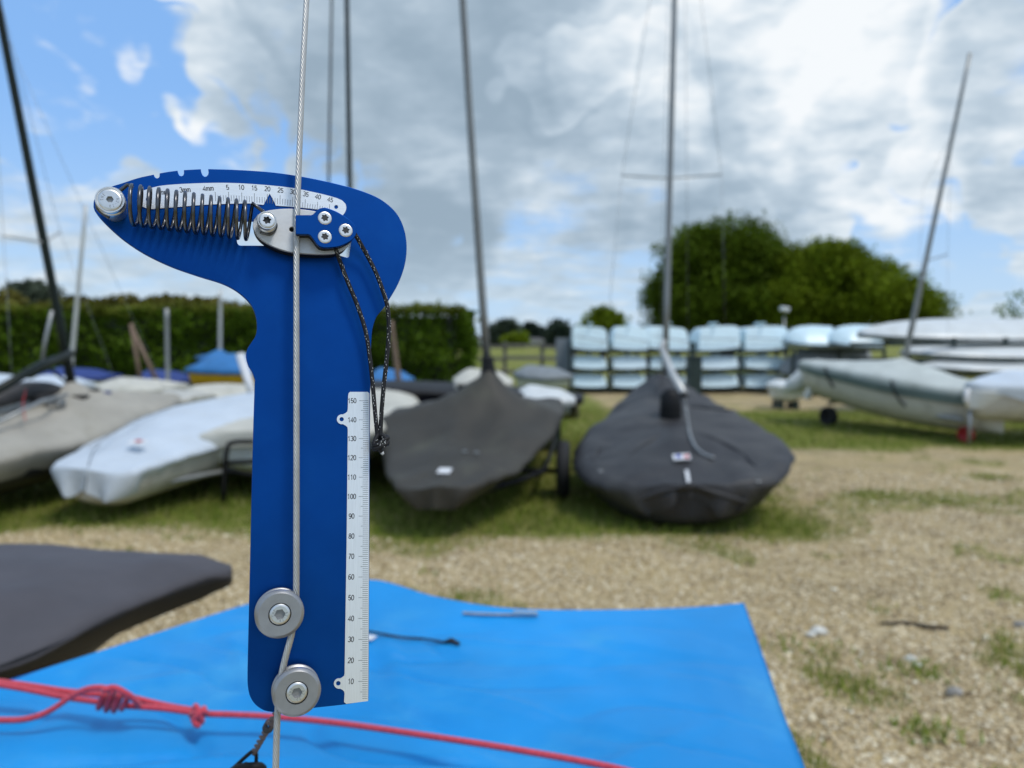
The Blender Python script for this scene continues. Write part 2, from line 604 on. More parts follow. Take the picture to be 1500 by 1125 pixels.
def text2d(s, size, weight=.145):
    """letters drawn as flat strokes; size is the cap height; centred"""
    v, f = [], []
    x0 = 0
    for ch in s:
        paths, adv = GLYPH[ch]
        for pth in paths:
            n = len(pth)
            closed = n > 3 and math.dist(pth[0], pth[-1]) < 1e-6
            base = len(v)
            for i, p in enumerate(pth):
                a = pth[i - 1] if i > 0 else (pth[-2] if closed else None)
                b = pth[i + 1] if i < n - 1 else (pth[1] if closed else None)
                d1 = Vector((p[0] - a[0], p[1] - a[1])).normalized() if a else None
                d2 = Vector((b[0] - p[0], b[1] - p[1])).normalized() if b else None
                if d1 is None:
                    d1 = d2
                if d2 is None:
                    d2 = d1
                nn = Vector((-(d1.y + d2.y), d1.x + d2.x))
                nn = nn.normalized() if nn.length > 1e-6 else Vector((-d1.y, d1.x))
                k = min(1.8, 1 / max(.3, nn.dot(Vector((-d1.y, d1.x)))))
                for sg in (-1, 1):
                    q = Vector((p[0], p[1])) + nn * sg * k * weight / 2
                    v.append(Vector(((q.x + x0) * size, (q.y - .5) * size, 0)))
            for i in range(n - 1):
                f.append((base + 2 * i, base + 2 * i + 2, base + 2 * i + 3, base + 2 * i + 1))
        x0 += adv
    off = Vector(((x0 - .02) * size / 2, 0, 0))
    return [p - off for p in v], f


def circle(cx, cy, r, n=32, ry=None, a0=0.0):
    return [(cx + r * math.cos(a0 + 2 * math.pi * k / n), cy + (ry or r) * math.sin(a0 + 2 * math.pi * k / n)) for k in range(n)]


def cr2d(pts, n=6, closed=False):
    pts = [Vector((p[0], p[1], 0)) for p in pts]
    if not closed:
        return [(p.x, p.y) for p in smooth_path(pts, n)]
    k = len(pts)
    out = []
    for i in range(k):
        p0, p1, p2, p3 = pts[i - 1], pts[i], pts[(i + 1) % k], pts[(i + 2) % k]
        for j in range(n):
            t = j / n
            q = .5 * ((2 * p1) + (p2 - p0) * t + (2 * p0 - 5 * p1 + 4 * p2 - p3) * t * t + (3 * p1 - p0 - 3 * p2 + p3) * t ** 3)
            out.append((q.x, q.y))
    return out


def np_mesh(name, verts, faces_flat, per, m, smooth=False):
    """fast mesh from numpy arrays, every face with `per` corners"""
    me = bpy.data.meshes.new(name)
    nf = len(faces_flat) // per
    me.vertices.add(len(verts))
    me.vertices.foreach_set('co', np.asarray(verts, np.float32).ravel())
    me.loops.add(len(faces_flat))
    me.loops.foreach_set('vertex_index', np.asarray(faces_flat, np.int32))
    me.polygons.add(nf)
    me.polygons.foreach_set('loop_start', np.arange(0, nf * per, per, dtype=np.int32))
    if smooth:
        me.polygons.foreach_set('use_smooth', np.ones(nf, bool))
    me.update(calc_edges=True)
    me.materials.append(m)
    o = bpy.data.objects.new(name, me)
    COL.objects.link(o)
    return o


def np_leaves(name, pos, size, m, parent=None, up=0.25):
    """many small kite-shaped leaves at pos (N,3); size (N,) half lengths"""
    N = len(pos)
    d = rng.normal(size=(N, 3))
    d /= np.linalg.norm(d, axis=1)[:, None]
    e = rng.normal(size=(N, 3))
    e[:, 2] *= up
    e -= d * np.sum(e * d, axis=1)[:, None]
    e /= np.linalg.norm(e, axis=1)[:, None]
    s = np.asarray(size)[:, None]
    v = np.empty((N, 4, 3))
    v[:, 0] = pos - d * s
    v[:, 1] = pos + e * s * .55
    v[:, 2] = pos + d * s
    v[:, 3] = pos - e * s * .55
    if parent is not None:
        loc = np.array(W[parent].translation)
        v -= loc
    o = np_mesh(name, v.reshape(-1, 3), np.arange(N * 4), 4, m)
    if parent is not None:
        o.parent = parent
        W[o] = W[parent]
    return o


def itp(tbl):
    xs = [a for a, b in tbl]
    ys = [b for a, b in tbl]
    n = len(xs)
    ms = []
    for i in range(n):
        if i in (0, n - 1):
            j = 0 if i == 0 else n - 2
            ms.append((ys[j + 1] - ys[j]) / (xs[j + 1] - xs[j]))
        else:
            a = (ys[i] - ys[i - 1]) / (xs[i] - xs[i - 1])
            b = (ys[i + 1] - ys[i]) / (xs[i + 1] - xs[i])
            ms.append(0 if a * b <= 0 else 2 * a * b / (a + b))

    def f(x):
        x = min(max(x, xs[0]), xs[-1])
        i = 0
        while i < n - 2 and x > xs[i + 1]:
            i += 1
        h = xs[i + 1] - xs[i]
        t = (x - xs[i]) / h
        return ((2 * t ** 3 - 3 * t * t + 1) * ys[i] + (t ** 3 - 2 * t * t + t) * h * ms[i] + (3 * t * t - 2 * t ** 3) * ys[i + 1] + (t ** 3 - t * t) * h * ms[i + 1])
    return f


def grid_faces(nu, nv):
    return [(i * nv + j, i * nv + j + 1, (i + 1) * nv + j + 1, (i + 1) * nv + j) for i in range(nu - 1) for j in range(nv - 1)]


def smoothstep(a, b, x):
    t = min(max((x - a) / (b - a), 0), 1)
    return t * t * (3 - 2 * t)


# ------------------------------------------------------------------ ground
def gnoise(x, y, s, o=0.0):
    return noise.fractal(Vector((x * s + o, y * s - o, o)), 1.0, 2.0, 4)


def grass_amount(x, y):
    n = gnoise(x, y, .55, 3.1) * .38 + gnoise(x, y, 2.2, 9.0) * .26
    g = .02
    # grass strip under and in front of the covered dinghies
    lim = 4.72 + .10 * math.sin(x * 1.7) + (.15 if x < -1 else 0)
    a = smoothstep(lim - .22, lim + .5, y + n * .55)
    b = 1 - smoothstep(1.75, 2.75, x + n * .7 + max(0, y - 6) * .05)
    g = max(g, a * b * .98)
    # right hand side: grass in front of the trailer, then sandy drive
    far = smoothstep(8.2, 9.6, y + n * 1.2) * (1 - smoothstep(13.2, 14.4, y + n)) * smoothstep(1.9, 3.2, x)
    g = max(g, far * .95)
    g = max(g, smoothstep(19.5, 21, y) * .85)
    strip = smoothstep(6.1, 6.9, y + n) * (1 - smoothstep(7.4, 8.3, y + n)) * smoothstep(2.0, 2.6, x)
    g = max(g, strip * .12)
    # worn thin patches and tufts on the gravel
    p = gnoise(x, y, .9, 21.0) + gnoise(x, y, 2.6, 33.0) * .7
    g = max(g, smoothstep(.05, .60, p) * .52)
    return min(max(g + n * .20, 0), 1)


def build_ground():
    xs = np.concatenate([np.linspace(-900, -40, 8), np.linspace(-30, -9, 15), np.arange(-8, 10.01, .09), np.linspace(11, 34, 16), np.linspace(45, 900, 8)])
    ys = np.concatenate([[-900, -300, -100, -30, -8], np.linspace(-4, 1.5, 8), np.arange(1.7, 12, .09), np.arange(12.2, 24, .3), np.linspace(25, 60, 12), [80, 120, 200, 400, 900, 2000]])
    nx, ny = len(xs), len(ys)
    v = []
    at = []
    for y in ys:
        for x in xs:
            near = abs(x) < 12 and -1 < y < 20
            z = (gnoise(x, y, .8, 5) * .018 + gnoise(x, y, 4, 2) * .004) if near else 0
            v.append((x, y, z))
            at.append(grass_amount(x, y) if (abs(x) < 40 and -5 < y < 60) else .9)
    f = [(j * nx + i, j * nx + i + 1, (j + 1) * nx + i + 1, (j + 1) * nx + i) for j in range(ny - 1) for i in range(nx - 1)]
    m = bpy.data.materials.new('gravel_and_turf')
    m.use_nodes = True
    T = NT(m.node_tree)
    out = T.n('ShaderNodeOutputMaterial')
    b = T.n('ShaderNodeBsdfPrincipled')
    T.link(b.outputs[0], out.inputs[0])
    b.inputs['Roughness'].default_value = .9
    b.inputs['Specular IOR Level'].default_value = .2
    tc = T.n('ShaderNodeTexCoord').outputs['Object']
    att = T.n('ShaderNodeAttribute', attribute_name='turf')
    vor = T.n('ShaderNodeTexVoronoi')
    vor.inputs['Scale'].default_value = 55
    T.link(tc, vor.inputs['Vector'])
    sepc = T.n('ShaderNodeSeparateColor')
    T.link(vor.outputs['Color'], sepc.inputs[0])
    grav = T.ramp(sepc.outputs[0], [(0, (.24, .165, .078)), (.35, (.46, .34, .175)), (.7, (.59, .465, .265)), (1, (.70, .59, .39))])
    big = T.noise(tc, 1.3, 5, .6)
    grav = T.mix(T.smooth(big, .35, .7), grav, (.55, .42, .215))
    grav = T.mix(T.math('MULTIPLY', T.smooth(T.noise(tc, .8, 6, .68), .50, .68), .5), grav, (.27, .205, .115))
    gr = T.ramp(T.noise(tc, 9, 6, .7), [(.25, (.11, .14, .020)), (.5, (.21, .235, .040)), (.75, (.35, .33, .10))])
    gr = T.mix(T.smooth(T.noise(tc, .9, 4, .6), .45, .7), gr, (.30, .26, .095))
    fac = T.math('MULTIPLY_ADD', T.noise(tc, 14, 5, .7), .5, T.math('ADD', att.outputs['Fac'], -.25))
    fac = T.smooth(fac, .12, .86)
    T.link(T.mix(fac, grav, gr), b.inputs['Base Color'])
    bp = T.n('ShaderNodeBump')
    bp.inputs['Strength'].default_value = .9
    bp.inputs['Distance'].default_value = .02
    T.link(T.math('ADD', T.math('MULTIPLY', vor.outputs['Distance'], -1.2), T.noise(tc, 30, 5, .6)), bp.inputs['Height'])
    T.link(bp.outputs[0], b.inputs['Normal'])
    o = obj('ground', (v, f), m)
    a = o.data.attributes.new('turf', 'FLOAT', 'POINT')
    a.data.foreach_set('value', at)
    tag(o, 'gravel and worn grass of the dinghy park', kind='structure')

    # pebbles: real small stones on the near gravel
    base = bmesh.new()
    bmesh.ops.create_icosphere(base, subdivisions=1, radius=1)
    bv = np.array([p.co[:] for p in base.verts])
    bf = np.array([[q.index for q in fc.verts] for fc in base.faces])
    base.free()
    pos, rad = [], []
    tries = 0
    while len(pos) < 58000 and tries < 500000:
        tries += 1
        y = 1.9 + 5.6 * random.random() ** 1.35
        x = random.uniform(-.72, .74) * (y + .3)
        if x < -1.2 and y < 2.6:
            continue
        g = grass_amount(x, y) if tries % 1 == 0 else 0
        if random.random() < g * 1.35:
            continue
        pos.append((x, y, gnoise(x, y, .8, 5) * .018 + .002))
        r = random.uniform(.0042, .0092) * (1 + .25 * (y - 2) / 3)
        if random.random() < .05:
            r *= random.uniform(1.4, 2.1)
        rad.append(r)
    pos = np.array(pos)
    rad = np.array(rad)
    N = len(pos)
    sc = rad[:, None] * np.stack([rng.uniform(.8, 1.4, N), rng.uniform(.7, 1.1, N), rng.uniform(.5, .8, N)], 1)
    ang = rng.uniform(0, 2 * np.pi, N)
    jit = rng.uniform(.75, 1.2, (N, len(bv), 1))
    vv = bv[None] * jit * sc[:, None, :]
    c, s = np.cos(ang)[:, None], np.sin(ang)[:, None]
    rot = np.stack([vv[..., 0] * c - vv[..., 1] * s, vv[..., 0] * s + vv[..., 1] * c, vv[..., 2]], -1) + pos[:, None, :]
    ff = (bf[None] + (np.arange(N) * len(bv))[:, None, None]).ravel()
    m2 = bpy.data.materials.new('flint_pebbles')
    m2.use_nodes = True
    T = NT(m2.node_tree)
    out = T.n('ShaderNodeOutputMaterial')
    b = T.n('ShaderNodeBsdfPrincipled')
    T.link(b.outputs[0], out.inputs[0])
    b.inputs['Roughness'].default_value = .7
    geo = T.n('ShaderNodeNewGeometry')
    T.link(T.ramp(geo.outputs['Random Per Island'], [(0, (.22, .155, .08)), (.25, (.44, .33, .18)), (.55, (.60, .475, .285)), (.85, (.72, .60, .39)), (1, (.84, .76, .58))]), b.inputs['Base Color'])
    o = np_mesh('gravel', rot.reshape(-1, 3), ff, 3, m2, smooth=False)
    tag(o, 'loose tan flint pebbles scattered over the gravel hardstanding', kind='stuff')

    # grass blades
    pts = []
    tries = 0
    while len(pts) < 38000 and tries < 400000:
        tries += 1
        y = 2.2 + 12 * random.random() ** 1.5
        x = random.uniform(-.72, .74) * (y + .3)
        g = grass_amount(x, y)
        if random.random() < (g - .16) * 1.1:
            pts.append((x, y, gnoise(x, y, .8, 5) * .018, g))
    pts = np.array(pts)
    K = 3
    N = len(pts) * K
    bp_ = np.repeat(pts, K, 0)
    root = bp_[:, :3] + np.stack([rng.normal(0, .018, N), rng.normal(0, .018, N), np.zeros(N)], 1)
    h = rng.uniform(.02, .075, N) * (.4 + bp_[:, 3] * .8)
    a = rng.uniform(0, 2 * np.pi, N)
    lean = rng.uniform(.1, .7, N) * h
    wd = rng.uniform(.0025, .005, N)
    dx, dy = np.cos(a), np.sin(a)
    v = np.empty((N, 3, 3))
    v[:, 0] = root + np.stack([-dy * wd, dx * wd, np.zeros(N)], 1)
    v[:, 1] = root + np.stack([dy * wd, -dx * wd, np.zeros(N)], 1)
    v[:, 2] = root + np.stack([dx * lean, dy * lean, h], 1)
    o = np_mesh('grass', v.reshape(-1, 3), np.arange(N * 3), 3, M_GRASS)
    tag(o, 'short rough grass growing through the gravel under the boats', kind='stuff')


build_ground()


# ------------------------------------------------------------------ vegetation
def trunk_limbs(root, base, h, r, crown_pts, name='trunk'):
    """tapered trunk with limbs reaching into the crown, one mesh"""
    parts = []
    top = base + Vector((random.uniform(-.3, .3), random.uniform(-.3, .3), h))
    parts.append(tube(smooth_path([base - Vector((0, 0, .1)), base.lerp(top, .5) + Vector((random.uniform(-.15, .15), 0, 0)), top], 5), [r * (1.25 - .06 * k) for k in range(11)], 9))
    for c in crown_pts:
        a = base.lerp(top, random.uniform(.45, .95))
        mid = a.lerp(c, .5) + Vector((0, 0, .15 * (c - a).length))
        pth = smooth_path([a, mid, c], 4)
        parts.append(tube(pth, [r * .5 * (1 - .085 * k) for k in range(len(pth))], 6))
    return obj(name, join(*parts), M_BARK, root, world=True)


def crown_points(lobes, n_clump, per, spread, shell=.55):
    """leaf positions in clumps spread through ellipsoid lobes"""
    cl = []
    tot = sum(l[3] * l[4] * l[5] for l in lobes)
    for (cx, cy, cz, rx, ry, rz) in lobes:
        k = max(6, int(n_clump * rx * ry * rz / tot))
        R3 = np.array([rx, ry, rz])
        # billows: smaller rounded masses standing out of the lobe, with shaded gaps between them
        nb = 13
        bd = rng.normal(size=(nb, 3))
        bd /= np.linalg.norm(bd, axis=1)[:, None]
        bc = bd * rng.uniform(.48, .80, nb)[:, None]
        br = rng.uniform(.22, .46, nb)
        w = rng.integers(0, nb, k)
        d = rng.normal(size=(k, 3))
        d[:, 2] += .35
        d /= np.linalg.norm(d, axis=1)[:, None]
        rr = br[w] * (.62 + .38 * rng.random(k) ** .5)
        q = bc[w] + d * rr[:, None]
        fill = rng.random(k) < .16
        q[fill] = rng.normal(size=(fill.sum(), 3)) * .30
        cl.append(np.array([cx, cy, cz]) + q * R3)
    cl = np.concatenate(cl)
    p = np.repeat(cl, per, 0) + np.clip(rng.normal(size=(len(cl) * per, 3)), -1.8, 1.8) * np.array([spread, spread, spread * .7])
    return p, cl


def tree(name, label, D, lobes_px, m, n_clump=300, per=60, spread=.5, leaf=.16, trunk_px=None, group=None, trunk_r=.25, shell=.45, th=None):
    """lobes_px: (px, py, half width px, half height px) of crown lobes seen at distance D"""
    k = D / F
    lobes = []
    for i, (px, py, hw, hh) in enumerate(lobes_px):
        c = P(px, py, D + random.uniform(-.5, .5) * hw * k)
        lobes.append((c.x, c.y, c.z, hw * k, hw * k * .95, hh * k))
    bx = trunk_px if trunk_px is not None else sum(l[0] * l[3] for l in lobes) / sum(l[3] for l in lobes)
    if trunk_px is not None:
        bx = P(trunk_px, 500, D).x
    base = Vector((bx, D, 0))
    root = thing(name, label, 'tree', Matrix.Translation(base), group)
    p, cl = crown_points(lobes, n_clump, per, spread, shell)
    p[:, 2] = np.maximum(p[:, 2], .15)
    np_leaves('crown', p, rng.uniform(.7, 1.3, len(p)) * leaf, m, root)
    ctop = max(l[2] for l in lobes)
    trunk_limbs(root, base, th or max(1.0, ctop * .7), trunk_r, [Vector(l[:3]) for l in lobes[:7]])
    return root


random.seed(11)
# two big oaks beyond the racks
tree('oak_tree', 'taller broad dark green oak directly behind the boat racks', 42,
     [(1062, 415, 92, 78), (1010, 430, 62, 62), (985, 455, 42, 45), (1045, 375, 55, 48), (1095, 372, 48, 46), (1130, 410, 50, 55), (985, 395, 34, 36), (1090, 450, 70, 40)],
     M_LEAF_OAK, 1500, 72, .42, .115, 1065, trunk_r=.42, shell=.35)
tree('oak_tree', 'lower spreading oak sloping down to the right of the taller oak', 40,
     [(1215, 425, 70, 60), (1180, 420, 50, 52), (1265, 430, 58, 52), (1320, 448, 48, 38), (1358, 458, 30, 25), (1230, 392, 46, 32), (1285, 408, 34, 26), (1160, 455, 50, 36)],
     M_LEAF_OAK2, 1400, 72, .42, .115, 1235, trunk_r=.38, shell=.35)
tree('bushy_tree', 'small round bushy tree showing just above the first rack column', 36, [(885, 470, 22, 17), (872, 476, 16, 12), (900, 474, 14, 12)], M_LEAF_OAK2, 90, 50, .25, .12, 885, trunk_r=.12)
# leafy twigs at the right edge
t = thing('young_tree', 'sparse young tree with bright leaves at the far right edge above the white hulls', 'tree', Matrix.Translation(P(1500, 500, 20).xy.to_3d()))
lp = []
tw = []
for (a, b, c) in [((1500, 520), (1488, 470), (1487, 432)), ((1500, 520), (1475, 475), (1463, 452)), ((1500, 500), (1512, 460), (1505, 430))]:
    pth = smooth_path([P(*a, 20), P(*b, 20), P(*c, 20)], 6)
    tw.append(tube(pth, [.022 * (1 - .05 * i) for i in range(len(pth))], 6))
    for q in pth[5:]:
        for _ in range(9):
            lp.append(q + Vector((random.gauss(0, .10), random.gauss(0, .1), random.gauss(0, .10))))
b0 = P(1500, 520, 20)
tw.append(tube([Vector((b0.x, b0.y, 0)), b0], .03, 7))
obj('trunk', join(*tw), M_BARK, t, world=True)
np_leaves('crown', np.array([p[:] for p in lp]), rng.uniform(.05, .09, len(lp)), M_LEAF_BRIGHT, t)

# trees behind the hedge on the left
for (lab, D, lobes, mm, lf) in [
    ('grey green feathery tree taller than the hedge at far left', 30, [(42, 436, 26, 18), (70, 446, 22, 16), (30, 452, 22, 14)], M_LEAF_GREY, .13),
    ('dark olive tree at the left end behind the hedge', 27, [(0, 455, 26, 26), (-40, 445, 34, 30)], M_LEAF_OLIVE, .12),
    ('broad olive brown tree behind the hedge above the timber poles', 27, [(175, 455, 40, 16), (150, 460, 28, 12), (200, 458, 26, 14)], M_LEAF_OLIVE, .12),
    ('olive tree behind the hedge above the short grey mast', 27, [(248, 456, 34, 14), (270, 460, 26, 12)], M_LEAF_OLIVE, .12),
    ('low olive tree behind the hedge above the yellow dinghy', 27, [(305, 458, 32, 14), (340, 462, 30, 14)], M_LEAF_OLIVE, .12),
    ('dull olive tree behind the hedge between the black mast and the pale mast', 27, [(110, 455, 26, 14), (92, 460, 22, 12)], M_LEAF_OLIVE, .12),
]:
    tree('hedgerow_tree', lab, D, lobes, mm, 130, 55, .22, lf, group='trees behind the hedge', trunk_r=.12)


def build_hedge():
    x0, x1, y0, y1, h = -19.0, -1.22, 17.6, 20.2, 2.02
    root = thing('hedge', 'long clipped dark green hedge ending beside the covered dinghy mast', 'hedge', Matrix.Translation((-10, 18.8, 0)))
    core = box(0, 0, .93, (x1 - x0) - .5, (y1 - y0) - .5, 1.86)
    obj('dark_core', ([p + Vector(((x0 + x1) / 2 + 10, 0.1, 0)) for p in core[0]], core[1]), M_DARK, root, smooth=False)  # solid dark box filling the hedge, its inner shade painted as colour
    pos = []
    for _ in range(26000):          # face
        x = random.uniform(x0, x1 + .25)
        z = random.random() ** .85 * h
        b = .22 * noise.noise(Vector((x * 1.1, z * 1.3, 1))) + .12 * noise.noise(Vector((x * 3, z * 3, 5)))
        end = max(0, (x - (x1 - .5)) / .6)
        pos.append((x - .15 * max(0, z - 1.4) * (end > 0), y0 + b + abs(random.gauss(0, .07)) + end ** 2 * .5, z))
    side = pos
    pos = []
    for _ in range(14000):          # top
        x = random.uniform(x0, x1 + .1)
        y = y0 + (y1 - y0) * random.random() ** 1.4
        b = .16 * noise.noise(Vector((x * .7, y * .9, 8))) + .10 * noise.noise(Vector((x * 2.5, y * 2, 3)))
        pos.append((x, y, h + b + random.gauss(0, .05) + (.14 * random.random() ** 4 if random.random() < .2 else 0)))
    np_leaves('top_foliage', np.array(pos), rng.uniform(.04, .08, len(pos)), M_LEAF_TOP, root)
    pos = side
    for _ in range(5000):           # end
        y = random.uniform(y0, y1)
        z = random.random() * h
        pos.append((x1 + .22 * noise.noise(Vector((y, z * 1.4, 2))) + random.gauss(0, .08) + .1, y, z))
    np_leaves('foliage', np.array(pos), rng.uniform(.04, .085, len(pos)), M_LEAF_HEDGE, root)


build_hedge()

# distant trees and field edge between the hedge and the racks
far = [
    ('open crowned bare looking tree far across the field', 110, [(742, 478, 10, 8), (733, 486, 8, 8), (752, 484, 8, 8)], M_LEAF_FAR),
    ('dark flat topped pine far across the field', 120, [(776, 482, 8, 7), (788, 490, 7, 8)], M_LEAF_PINE),
    ('tall dark rounded pine just left of the boat racks', 90, [(822, 484, 13, 14), (826, 494, 15, 14)], M_LEAF_PINE),
    ('round green bush tree standing between the two far white houses', 100, [(758, 498, 12, 8), (748, 502, 9, 7)], M_LEAF_OAK2),
    ('dark spreading far tree left of the rounded pine', 125, [(800, 492, 9, 8), (808, 498, 8, 7)], M_LEAF_PINE),
    ('slim far tree leaning beside the covered dinghy mast', 115, [(726, 484, 9, 6), (730, 494, 8, 8)], M_LEAF_FAR),
]
for lab, D, lobes, mm in far:
    tree('far_tree', lab, D, lobes, mm, 60, 40, .5, .35, group='trees far across the field', trunk_r=.25)
pos = []
for _ in range(9000):
    x = random.uniform(-60, 90)
    y = random.uniform(126, 134)
    pos.append((x, y, abs(random.gauss(0, .8 + .6 * noise.noise(Vector((x * .15, 0, 0)))))))
o = np_leaves('far_woodland', np.array(pos), rng.uniform(.3, .6, len(pos)), M_LEAF_FAR)
tag(o, 'low belt of far woodland along the field edge', kind='stuff')


def house(px0, px1, ytop, ybot, D, lab):
    a, b = P(px0, ybot, D), P(px1, ybot, D)
    w = b.x - a.x
    h = P(px0, ytop, D).z
    root = thing('far_house', lab, 'house', Matrix.Translation((a.x + w / 2, D, 0)), 'white houses far across the field')
    obj('wall', box(0, 3, h * .34, w, 6, h * .68), M_WALLW, root, smooth=False)
    rv = [(-w / 2 - .3, -.3, h * .68), (w / 2 + .3, -.3, h * .68), (w / 2 + .3, 6.3, h * .68), (-w / 2 - .3, 6.3, h * .68), (-w / 2 + .4, 3, h), (w / 2 - .4, 3, h)]
    obj('roof', (rv, [(0, 1, 5, 4), (2, 3, 4, 5), (1, 2, 5), (3, 0, 4), (0, 3, 2, 1)]), M_ROOF, root, smooth=False)
    for k in (-.28, .1, .33):
        obj('window', box(k * w, -.02, h * .38, w * .12, .06, h * .2), M_GLASS, root, smooth=False)


house(683, 712, 492, 506, 105, 'white far house behind the covered dinghy mast')
house(772, 797, 495, 507, 112, 'small white far house below the flat topped pine')


def fence():
    root = thing('field_fence', 'weathered grey post and rail fence along the field edge', 'fence', Matrix.Translation((-.5, 21, 0)))
    xs = [-1.2, -.2, .85, 1.75]
    for x in xs:
        o = obj('post', box(x + .5, 0, .62, .11, .11, 1.24), M_FENCE, root, smooth=False)
    for z in (.42, .78, 1.12):
        for a, b in zip(xs[:-1], xs[1:]):
            obj('rail', box((a + b) / 2 + .5, -.075, z + random.uniform(-.02, .02), b - a - .01, .035, .10), M_FENCE, root, smooth=False)


fence()
t = thing('notice_board', 'plain grey upright board standing left of the boat racks', 'board', Matrix.Translation((P(826, 540, 19).x, 19, 0)))
bevel(obj('panel', box(0, 0, .82, .42, .05, 1.05), M_BOARD, t, smooth=False), .008)
for s in (-1, 1):
    obj('leg', box(s * .17, .05, .32, .05, .05, .64), M_FENCE, t, smooth=False)


# ------------------------------------------------------------------ boats
from mathutils.bvhtree import BVHTree


def surface_of(o):
    M = W[o.parent] if o.parent else Matrix.Identity(4)
    return BVHTree.FromPolygons([M @ v.co for v in o.data.vertices], [tuple(p.vertices) for p in o.data.polygons])


def lay(bvh, px, py, lift=.006):
    """point lying on a surface, where the photograph shows it"""
    r = ray(px, py).normalized()
    hit_, n_, _, _ = bvh.ray_cast(CAM, r)
    if hit_ is None:
        hit_, n_, _, _ = bvh.find_nearest(P(px, py, 6.5))
    if n_.z < 0:
        n_ = -n_
    return hit_ + n_ * lift


def cover_shell(L, half, sheer, ridge, skirt, tuck=.25, peak=None, wr=.01, seed=0.0, nt=72, ns=30, edge=.03, folds=0.0, ns_skirt=6, notch=None, drape=0.0):
    """boat cover: deck part with ridge, rounded edge and a skirt hanging down the topsides"""
    ts = [(1 - math.cos(math.pi * i / nt)) / 2 for i in range(nt + 1)]
    v = []
    nv = 0
    for t in ts:
        w, zs, rg, sk = half(t), sheer(t), ridge(t), (skirt(t) if callable(skirt) else skirt)
        row = []
        for k in range(ns_skirt):
            fr = k / ns_skirt
            y = w * (1 - tuck * (1 - fr) ** 1.4)
            row.append((-y, zs - edge - sk * (1 - fr)))
        for k in range(ns + 1):
            s = -1 + 2 * k / ns
            a = abs(s)
            z = zs + rg * (1 - a ** 1.7)
            if peak:
                pt, ph, ps = peak[:3]
                d = math.hypot((t - pt) * L, s * w - (peak[3] if len(peak) > 3 else 0))
                z += ph * math.exp(-d / ps)
            if a > .86:
                z -= edge * ((a - .86) / .14) ** 2
            row.append((s * w, z))
        for k in range(ns_skirt - 1, -1, -1):
            fr = k / ns_skirt
            y = w * (1 - tuck * (1 - fr) ** 1.4)
            row.append((y, zs - edge - sk * (1 - fr)))
        x = t * L
        for (y, z) in row:
            q = Vector((x * 1.6, y * 2.2, z * 2 + seed))
            dz = noise.fractal(q, 1.0, 2.0, 4) * wr
            dz -= abs(noise.noise(Vector((x * 2.6 + y * 1.7, y * 2.4 - x * .9, seed + 4)))) * wr * 1.2
            if folds:
                hang = max(0, min(1, (zs - z) / .2))
                dy = folds * hang * math.sin((x + abs(y)) * 22 + 3 * noise.noise(Vector((x * 2, y * 2, seed))))
            else:
                dy = 0
            if drape and peak:
                px_, py_ = x - peak[0] * L, y - (peak[3] if len(peak) > 3 else 0)
                rr_ = math.hypot(px_, py_)
                dz += drape * math.sin(7 * math.atan2(py_, px_) + 4 * noise.noise(Vector((px_ * 1.1, py_ * 1.1, seed)))) * min(1, rr_ / .5) * (.5 + .5 * noise.noise(Vector((x * 1.3, y * 1.3, seed + 7))))
            if notch and t < .08 and z < zs - edge:
                dz += notch[1] * math.exp(-((y - notch[2]) / notch[0]) ** 2) * min(1, (zs - edge - z) / .12)
            sg = 1 if y >= 0 else -1
            v.append(Vector((x + (dy if t < .04 else 0), y + sg * dy * .6, z + dz)))
        nv = len(row)
    return v, grid_faces(len(ts), nv)


def hull_shell(L, half, sheer, depth, vee=2.0, nt=40, ns=14, rocker=.25, inset=.06):
    v = []
    ts = [(1 - math.cos(math.pi * i / nt)) / 2 for i in range(nt + 1)]
    for t in ts:
        w, zs = half(t) * .965, sheer(t) - .02
        dp = (depth(t) if callable(depth) else depth) * (1 - rocker * (2 * t - 1) ** 2) * (min(1, t / .04) ** .5 * .4 + .6)
        for k in range(2 * ns + 1):
            a = (k - ns) / ns
            y = math.sin(a * math.pi / 2) if vee < 1 else (1 if a >= 0 else -1) * (1 - (1 - abs(a)) ** vee)
            z = zs - dp * (1 - abs(a)) ** .0 * (1 - abs(a) ** vee)
            v.append(Vector((inset + t * (L - 2 * inset), y * w, z)))
    return v, grid_faces(len(ts), 2 * ns + 1)


def strip_on(root, name, pts, width, m, th=.004, normal=Vector((0, 0, 1))):
    """thin band along pts (local)"""
    v, f = [], []
    pts = [Vector(p) for p in pts]
    for i, p in enumerate(pts):
        t = (pts[min(i + 1, len(pts) - 1)] - pts[max(0, i - 1)]).normalized()
        side = t.cross(normal).normalized()
        up = side.cross(t).normalized()
        for (a, b) in ((-1, 0), (1, 0), (1, 1), (-1, 1)):
            v.append(p + side * a * width / 2 + up * b * th)
    n = len(pts)
    for i in range(n - 1):
        for k in range(4):
            k2 = (k + 1) % 4
            f.append((i * 4 + k, i * 4 + k2, (i + 1) * 4 + k2, (i + 1) * 4 + k))
    f += [(3, 2, 1, 0), tuple((n - 1) * 4 + k for k in range(4))]
    return obj(name, (v, f), m, root, smooth=False)


def spar(root, name, a, b, r0, r1, m, seg=10, bend=0.0, n=8):
    """tapered spar between two world points, child of root"""
    a, b = Vector(a), Vector(b)
    pts = [a.lerp(b, i / n) + Vector((bend * math.sin(math.pi * i / n), 0, 0)) for i in range(n + 1)]
    return obj(name, tube(pts, [r0 + (r1 - r0) * (i / n) for i in range(n + 1)], seg), m, root, world=True)


